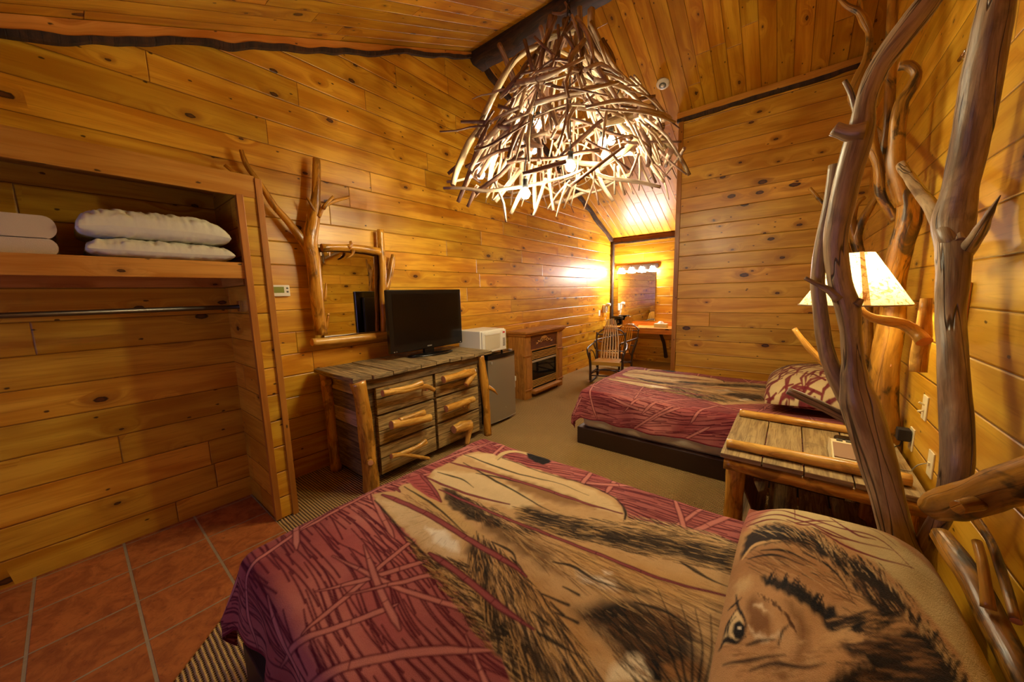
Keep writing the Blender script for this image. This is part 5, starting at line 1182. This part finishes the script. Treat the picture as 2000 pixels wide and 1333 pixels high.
big = [
 (DG, (-.05, -.35), [(650, 255, 34), (560, 280, 38), (480, 340, 38), (430, 410, 38), (380, 500, 38), (330, 600, 36), (295, 680, 34), (265, 740, 30), (220, 810, 42), (180, 900, 42), (150, 970, 36), (130, 1050, 30)]),
 (DG, (-.1, .1), [(690, 265, 26), (760, 300, 26), (850, 350, 28), (950, 430, 28), (1020, 490, 28), (1090, 560, 30), (1180, 660, 40), (1250, 750, 46), (1330, 850, 44)]),
 (DG, (0, .15), [(1200, 700, 26), (1300, 770, 28), (1360, 830, 30), (1420, 900, 28), (1468, 992, 24)]),
 (DG, (-.45, -.3), [(980, 700, 44), (1080, 670, 56), (1170, 635, 64), (1280, 605, 58)]),
 (TW, (0, -.05), [(912, 55, 46), (915, 150, 48), (935, 250, 48), (950, 340, 38), (985, 430, 22)]),
 (DG, .06, [(846, 42, 32), (850, 120, 32), (852, 200, 36), (868, 300, 38), (880, 400, 30)]),
 (DG, (-.12, 0), [(650, 225, 46), (700, 200, 50), (780, 180, 54), (862, 165, 54)]),
 (TD, .08, [(690, 95, 50), (675, 180, 50), (660, 300, 42), (655, 420, 44), (650, 550, 44), (645, 640, 40)]),
 (TD, .2, [(390, 250, 30), (430, 340, 34), (470, 450, 36), (500, 560, 36), (520, 640, 30)]),
 (TD, -.3, [(535, 225, 24), (560, 320, 26), (585, 410, 26)]),
 (TD, -.28, [(590, 208, 20), (650, 270, 24), (720, 330, 20), (800, 385, 18)]),
 (TW, 0, [(625, 150, 26), (650, 250, 26), (660, 350, 20)]),
 (DG, (-.2, -.3), [(595, 290, 22), (680, 340, 22), (760, 390, 26), (860, 450, 36), (950, 500, 40), (1040, 560, 36), (1150, 620, 30)]),
 (TD, -.42, [(590, 460, 20), (680, 480, 24), (780, 520, 22), (900, 570, 18), (1000, 640, 16)]),
 (TD, -.5, [(385, 600, 24), (450, 620, 26), (520, 650, 22), (600, 680, 20)]),
 (TD, -.52, [(500, 700, 20), (600, 660, 22), (700, 630, 22), (800, 605, 22), (860, 590, 20), (930, 535, 16)]),
 (TD, -.52, [(690, 645, 18), (800, 670, 20), (900, 700, 22), (980, 740, 22), (1080, 770, 24), (1150, 780, 20)]),
 (TD, -.6, [(735, 885, 22), (800, 830, 24), (880, 760, 26), (960, 690, 24), (1025, 650, 20)]),
 (TD, -.6, [(385, 712, 30), (460, 730, 46), (520, 770, 46), (580, 820, 40), (640, 830, 18)]),
 (TD, -.5, [(560, 850, 40), (600, 790, 42), (660, 730, 36), (740, 655, 28)]),
 (TD, -.6, [(200, 945, 20), (300, 900, 24), (380, 860, 24), (460, 840, 22), (545, 825, 20)]),
 (TD, -.62, [(435, 920, 26), (520, 905, 24), (620, 900, 24), (720, 895, 22), (850, 865, 26), (960, 850, 26)]),
 (TD, -.75, [(525, 985, 26), (600, 965, 32), (700, 935, 30), (770, 915, 26)]),
 (TW, (-.72, -.55), [(75, 1065, 16), (160, 1065, 20), (220, 1070, 20), (300, 1082, 24), (420, 1070, 24), (560, 1050, 20), (700, 1020, 18), (800, 990, 18), (870, 960, 16)]),
 (TD, -.6, [(255, 1092, 28), (330, 1040, 30), (400, 990, 30), (480, 900, 30), (530, 860, 24)]),
 (TD, -.55, [(158, 1145, 22), (200, 1040, 26), (240, 930, 26), (280, 810, 26), (330, 700, 20)]),
 (TD, -.6, [(795, 1052, 20), (880, 990, 22), (960, 930, 22), (1040, 870, 20), (1100, 830, 14)]),
 (TW, -.2, [(940, 980, 20), (1010, 1010, 26), (1100, 1020, 26), (1200, 1035, 24), (1305, 1060, 20)]),
 (TW, .05, [(1180, 830, 26), (1230, 900, 28), (1270, 960, 26), (1325, 1035, 20)]),
 (TD, -.2, [(1090, 800, 16), (1160, 810, 22), (1280, 805, 18), (1422, 802, 14)]),
 (TD, -.6, [(880, 790, 16), (950, 830, 18), (1020, 860, 16), (1060, 910, 16), (1130, 960, 14)]),
 (TW, -.4, [(238, 562, 6), (290, 540, 10), (350, 530, 12), (400, 510, 16), (470, 510, 16), (550, 525, 14)]),
 (TD, -.55, [(55, 745, 11), (150, 740, 12), (230, 720, 14), (330, 712, 12)]),
 (TD, -.4, [(175, 690, 20), (260, 690, 24), (360, 692, 20)]),
 (TW, .3, [(970, 320, 18), (1020, 370, 22), (1060, 410, 22), (1102, 442, 20)]),
 (TW, .2, [(1160, 468, 12), (1130, 500, 18), (1095, 545, 16)]),
 (TD, -.3, [(940, 660, 24), (1060, 600, 32), (1160, 570, 34), (1275, 545, 22)]),
 (DG, .1, [(1080, 870, 36), (1130, 830, 40), (1200, 780, 40), (1290, 725, 34), (1325, 715, 40)]),
 (DG, -.35, [(1000, 575, 30), (1030, 620, 34), (1070, 690, 34), (1110, 730, 34), (1170, 755, 24)]),
 (TD, -.3, [(890, 560, 36), (950, 600, 50), (1000, 660, 44)]),
 (TW, -.6, [(365, 1030, 14), (390, 1090, 16), (415, 1150, 16), (430, 1258, 12)]),
 (TW, -.5, [(458, 1212, 20), (500, 1120, 24), (540, 1040, 22), (575, 930, 20)]),
 (TW, -.5, [(585, 1222, 14), (620, 1120, 18), (655, 1010, 18)]), (TW, -.45, [(592, 1185, 16), (590, 1080, 22), (590, 940, 24)]),
 (TW, -.5, [(715, 1228, 10), (735, 1150, 12), (768, 1050, 12)]), (TW, -.4, [(700, 1192, 14), (680, 1080, 18), (668, 930, 18)]), (TW, -.3, [(665, 1185, 8), (720, 1100, 10), (790, 1020, 8)]),
 (TD, -.3, [(873, 1186, 8), (900, 1110, 10), (925, 1040, 12)]), (TD, -.3, [(955, 1162, 10), (940, 1080, 12), (925, 1040, 12), (930, 960, 12)]),
 (TW, -.2, [(1045, 1102, 12), (1045, 1020, 14), (1045, 930, 14)]), (TW, -.1, [(1102, 1105, 14), (1080, 1040, 20), (1065, 940, 20)]),
 (TD, -.2, [(1125, 1006, 12), (1160, 930, 18), (1178, 870, 18)]), (TW, .2, [(1352, 1132, 6), (1335, 1060, 12), (1300, 960, 16), (1250, 870, 16), (1205, 790, 14)]),
 (TW, -.45, [(368, 1140, 28), (440, 1050, 30), (510, 960, 30)]), (TD, .0, [(690, 72, 18), (740, 78, 22), (780, 48, 22), (762, 12, 14)]), (TD, .2, [(955, 262, 16), (1002, 228, 12)]),
 (TD, -.5, [(212, 1172, 18), (245, 1100, 24), (270, 1050, 20)]), (TD, -.3, [(102, 985, 20), (150, 945, 24), (190, 920, 20)]), (TW, -.3, [(95, 1030, 18), (150, 1025, 16), (240, 1000, 14)]),
 (TD, -.35, [(755, 185, 22), (800, 250, 26), (840, 330, 20)]), (TD, .3, [(760, 110, 36), (770, 180, 40), (760, 260, 30)]), (TW, -.1, [(860, 330, 30), (905, 370, 34), (960, 420, 20)]),
 (TD, -.5, [(845, 260, 10), (855, 330, 14), (855, 420, 14), (800, 480, 12), (760, 510, 10)]), (TD, -.5, [(510, 420, 18), (580, 405, 20), (640, 395, 18), (690, 370, 14)]),
 (TD, -.45, [(530, 380, 18), (500, 470, 20), (470, 570, 22), (450, 620, 16)]), (TD, -.5, [(600, 480, 18), (640, 560, 24), (690, 620, 22)]), (TW, 0., [(1300, 672, 12), (1260, 690, 16), (1210, 700, 14)]),
]
BR = []
for mt, s_, pts in big:
    s2 = tuple(v*.85 for v in s_) if hasattr(s_, '__len__') else s_*.85
    P, R = dtrace(pts, s2)
    thick = max(R) > .018
    MB().tube(P, R, 12 if thick else 8, .04, .10, freq=9).build('branch' if thick else 'twig', mt, ch)
# the inner weave, placed on the bell-shaped shell in room space
rg = random.Random(21)
zt, zb_ = 3.42, 2.42
def shell(phi, h, k=1.): r_ = (.20+.66*(1-h)**1.0)*k; return Vector((2.55+r_*cos(phi), 1.42+r_*sin(phi), zb_+(zt-zb_)*h))
items = []
for i in range(215):
    phi = rg.uniform(0, 2*pi); mode = rg.random(); k = rg.uniform(.68, 1.0)
    if mode < .55:      # hanging, slightly fanned
        h = rg.uniform(.12, .55); a_ = shell(phi, h, k*.9); L = rg.uniform(.22, .5); c_ = shell(phi+rg.uniform(-.3, .3), max(-.12, h-L/(zt-zb_)*.9), k*rg.uniform(.82, 1.0)); mid = (a_+c_)/2+Vector((rg.uniform(-.03, .03), rg.uniform(-.03, .03), 0)); P = [a_, mid, c_]
    else:               # woven round the bell
        h = rg.uniform(.02, .6)**1.2; d = rg.uniform(.35, .9)*(1 if rg.random() < .5 else -1); P = [shell(phi+d*t, h+rg.uniform(-.06, .06)+rg.uniform(-.1, .1)*t, k) for t in (-.5, 0, .5)]
    items.append((P, rg.uniform(.006, .014) if rg.random() < .8 else rg.uniform(.014, .024), rg.random()))
for i in range(60):     # upper crown, steep sticks
    phi = rg.uniform(0, 2*pi); a_ = shell(phi, rg.uniform(.75, 1.02), rg.uniform(.5, .9)); c_ = shell(phi+rg.uniform(-.5, .5), rg.uniform(.35, .6), rg.uniform(.6, .95)); items.append(([a_, (a_+c_)/2+Vector((rg.uniform(-.04, .04), rg.uniform(-.04, .04), 0)), c_], rg.uniform(.008, .02), rg.random()))
near = sorted(items, key=lambda t: -t[1])[:36]; rest = [t for t in items if t not in near]
for P, r_, q in near: MB().tube(P, [r_, r_*.95, r_*.7], 8, .05, .10, freq=9).build('twig', TW if q < .7 else TD, ch)
for nm, sel, mt in (('twig', [t for t in rest if t[2] < .7], TW), ('twig', [t for t in rest if t[2] >= .7], TD)):
    b = MB()
    for P, r_, q in sel: b.tube(P, [r_, r_*.95, r_*.6], 6, .07, .10, freq=9)
    b.build('twig', mt, ch, kind='stuff')
# frame, cord and ceiling hook
b = MB()
for h, k in ((.5, .8),): b.tube([shell(2*pi*i/24, h, k) for i in range(25)], .008, 8, .06, 0)
for j in range(5): b.tube([shell(2*pi*j/5, .5, .8), Vector((2.55, 1.42, zt+.02))], .008, 8, .06, 0)
b.build('inner_frame', M['twigd'], ch)
rz_ = roof(2.55)
b = MB(); n_ = 14; dz = (rz_-.03-(zt+.0))/n_
for i in range(n_):
    c0_ = Vector((2.55, 1.42, zt+dz*(i+.5))); ax = Vector((1, 0, 0)) if i % 2 else Vector((0, 1, 0))
    b.tube([c0_+ax*.016*cos(2*pi*t/10)+Vector((0, 0, dz*.68*sin(2*pi*t/10))) for t in range(11)], .004, 6, .03, 0)
b.build('chain', M['blackm'], ch)
MB().lathe([(0, 0), (.06, 0), (.05, -.03), (0, -.04)], (2.55, 1.42, rz_+.012), 20).build('ceiling_rose', M['blackm'], ch)
M['bulb_c'] = emit('chandelier_bulb_glow', (1., .88, .56), 495)
for zx, zy, s_ in ((795, 940, -.62), (540, 1095, -.66), (285, 985, -.45), (585, 842, -.30), (612, 702, .15), (975, 808, -.15), (1025, 795, .15), (990, 880, .0)):
    p = dp(zx, zy, s_*.85)
    so_ = MB().lathe([(0, .085), (.018, .085), (.02, .035), (.014, .028), (0, .028)], p, 12).tube([p+Vector((0, 0, .08)), p+Vector((0, 0, .16)), shell(atan2(p.y-1.42, p.x-2.55), .5, .8)], .004, 6, .05, 0).build('bulb_socket', M['blackm'], ch)
    MB().lathe([(0, -.034), (.018, -.03), (.03, -.012), (.031, .004), (.02, .024), (.012, .032), (0, .032)], p, 16).build('bulb', M['bulb_c'], so_)

# ------------------------------------------------------------------ daylight through the window behind the camera
ld = bpy.data.lights.new('daylight', 'AREA'); ld.shape = 'RECTANGLE'; ld.size = 1.15; ld.size_y = .8; ld.energy = 18; ld.color = (.36, .42, 1.)
lo = bpy.data.objects.new('daylight', ld); COL.objects.link(lo); lo.location = (XB-.12, (WY0+WY1)/2, (WZ0+WZ1)/2); lo.rotation_euler = (0, radians(-90), 0)
wd = bpy.data.worlds.new('world'); SC.world = wd; wd.use_nodes = True
wd.node_tree.nodes['Background'].inputs[0].default_value = (.05, .07, .16, 1); wd.node_tree.nodes['Background'].inputs[1].default_value = .5

SC.view_settings.view_transform = 'Standard'; SC.view_settings.look = 'None'; SC.view_settings.exposure = 0; SC.view_settings.gamma = 1; SC.view_settings.use_curve_mapping = False
SC.cycles.max_bounces = 6; SC.cycles.diffuse_bounces = 3; SC.cycles.glossy_bounces = 3; SC.cycles.transmission_bounces = 4
SC.cycles.sample_clamp_indirect = 6; SC.cycles.caustics_reflective = False; SC.cycles.caustics_refractive = False
SC.cycles.use_adaptive_sampling = True; SC.cycles.adaptive_threshold = .1; SC.cycles.use_denoising = True; SC.cycles.denoiser = 'OPENIMAGEDENOISE'
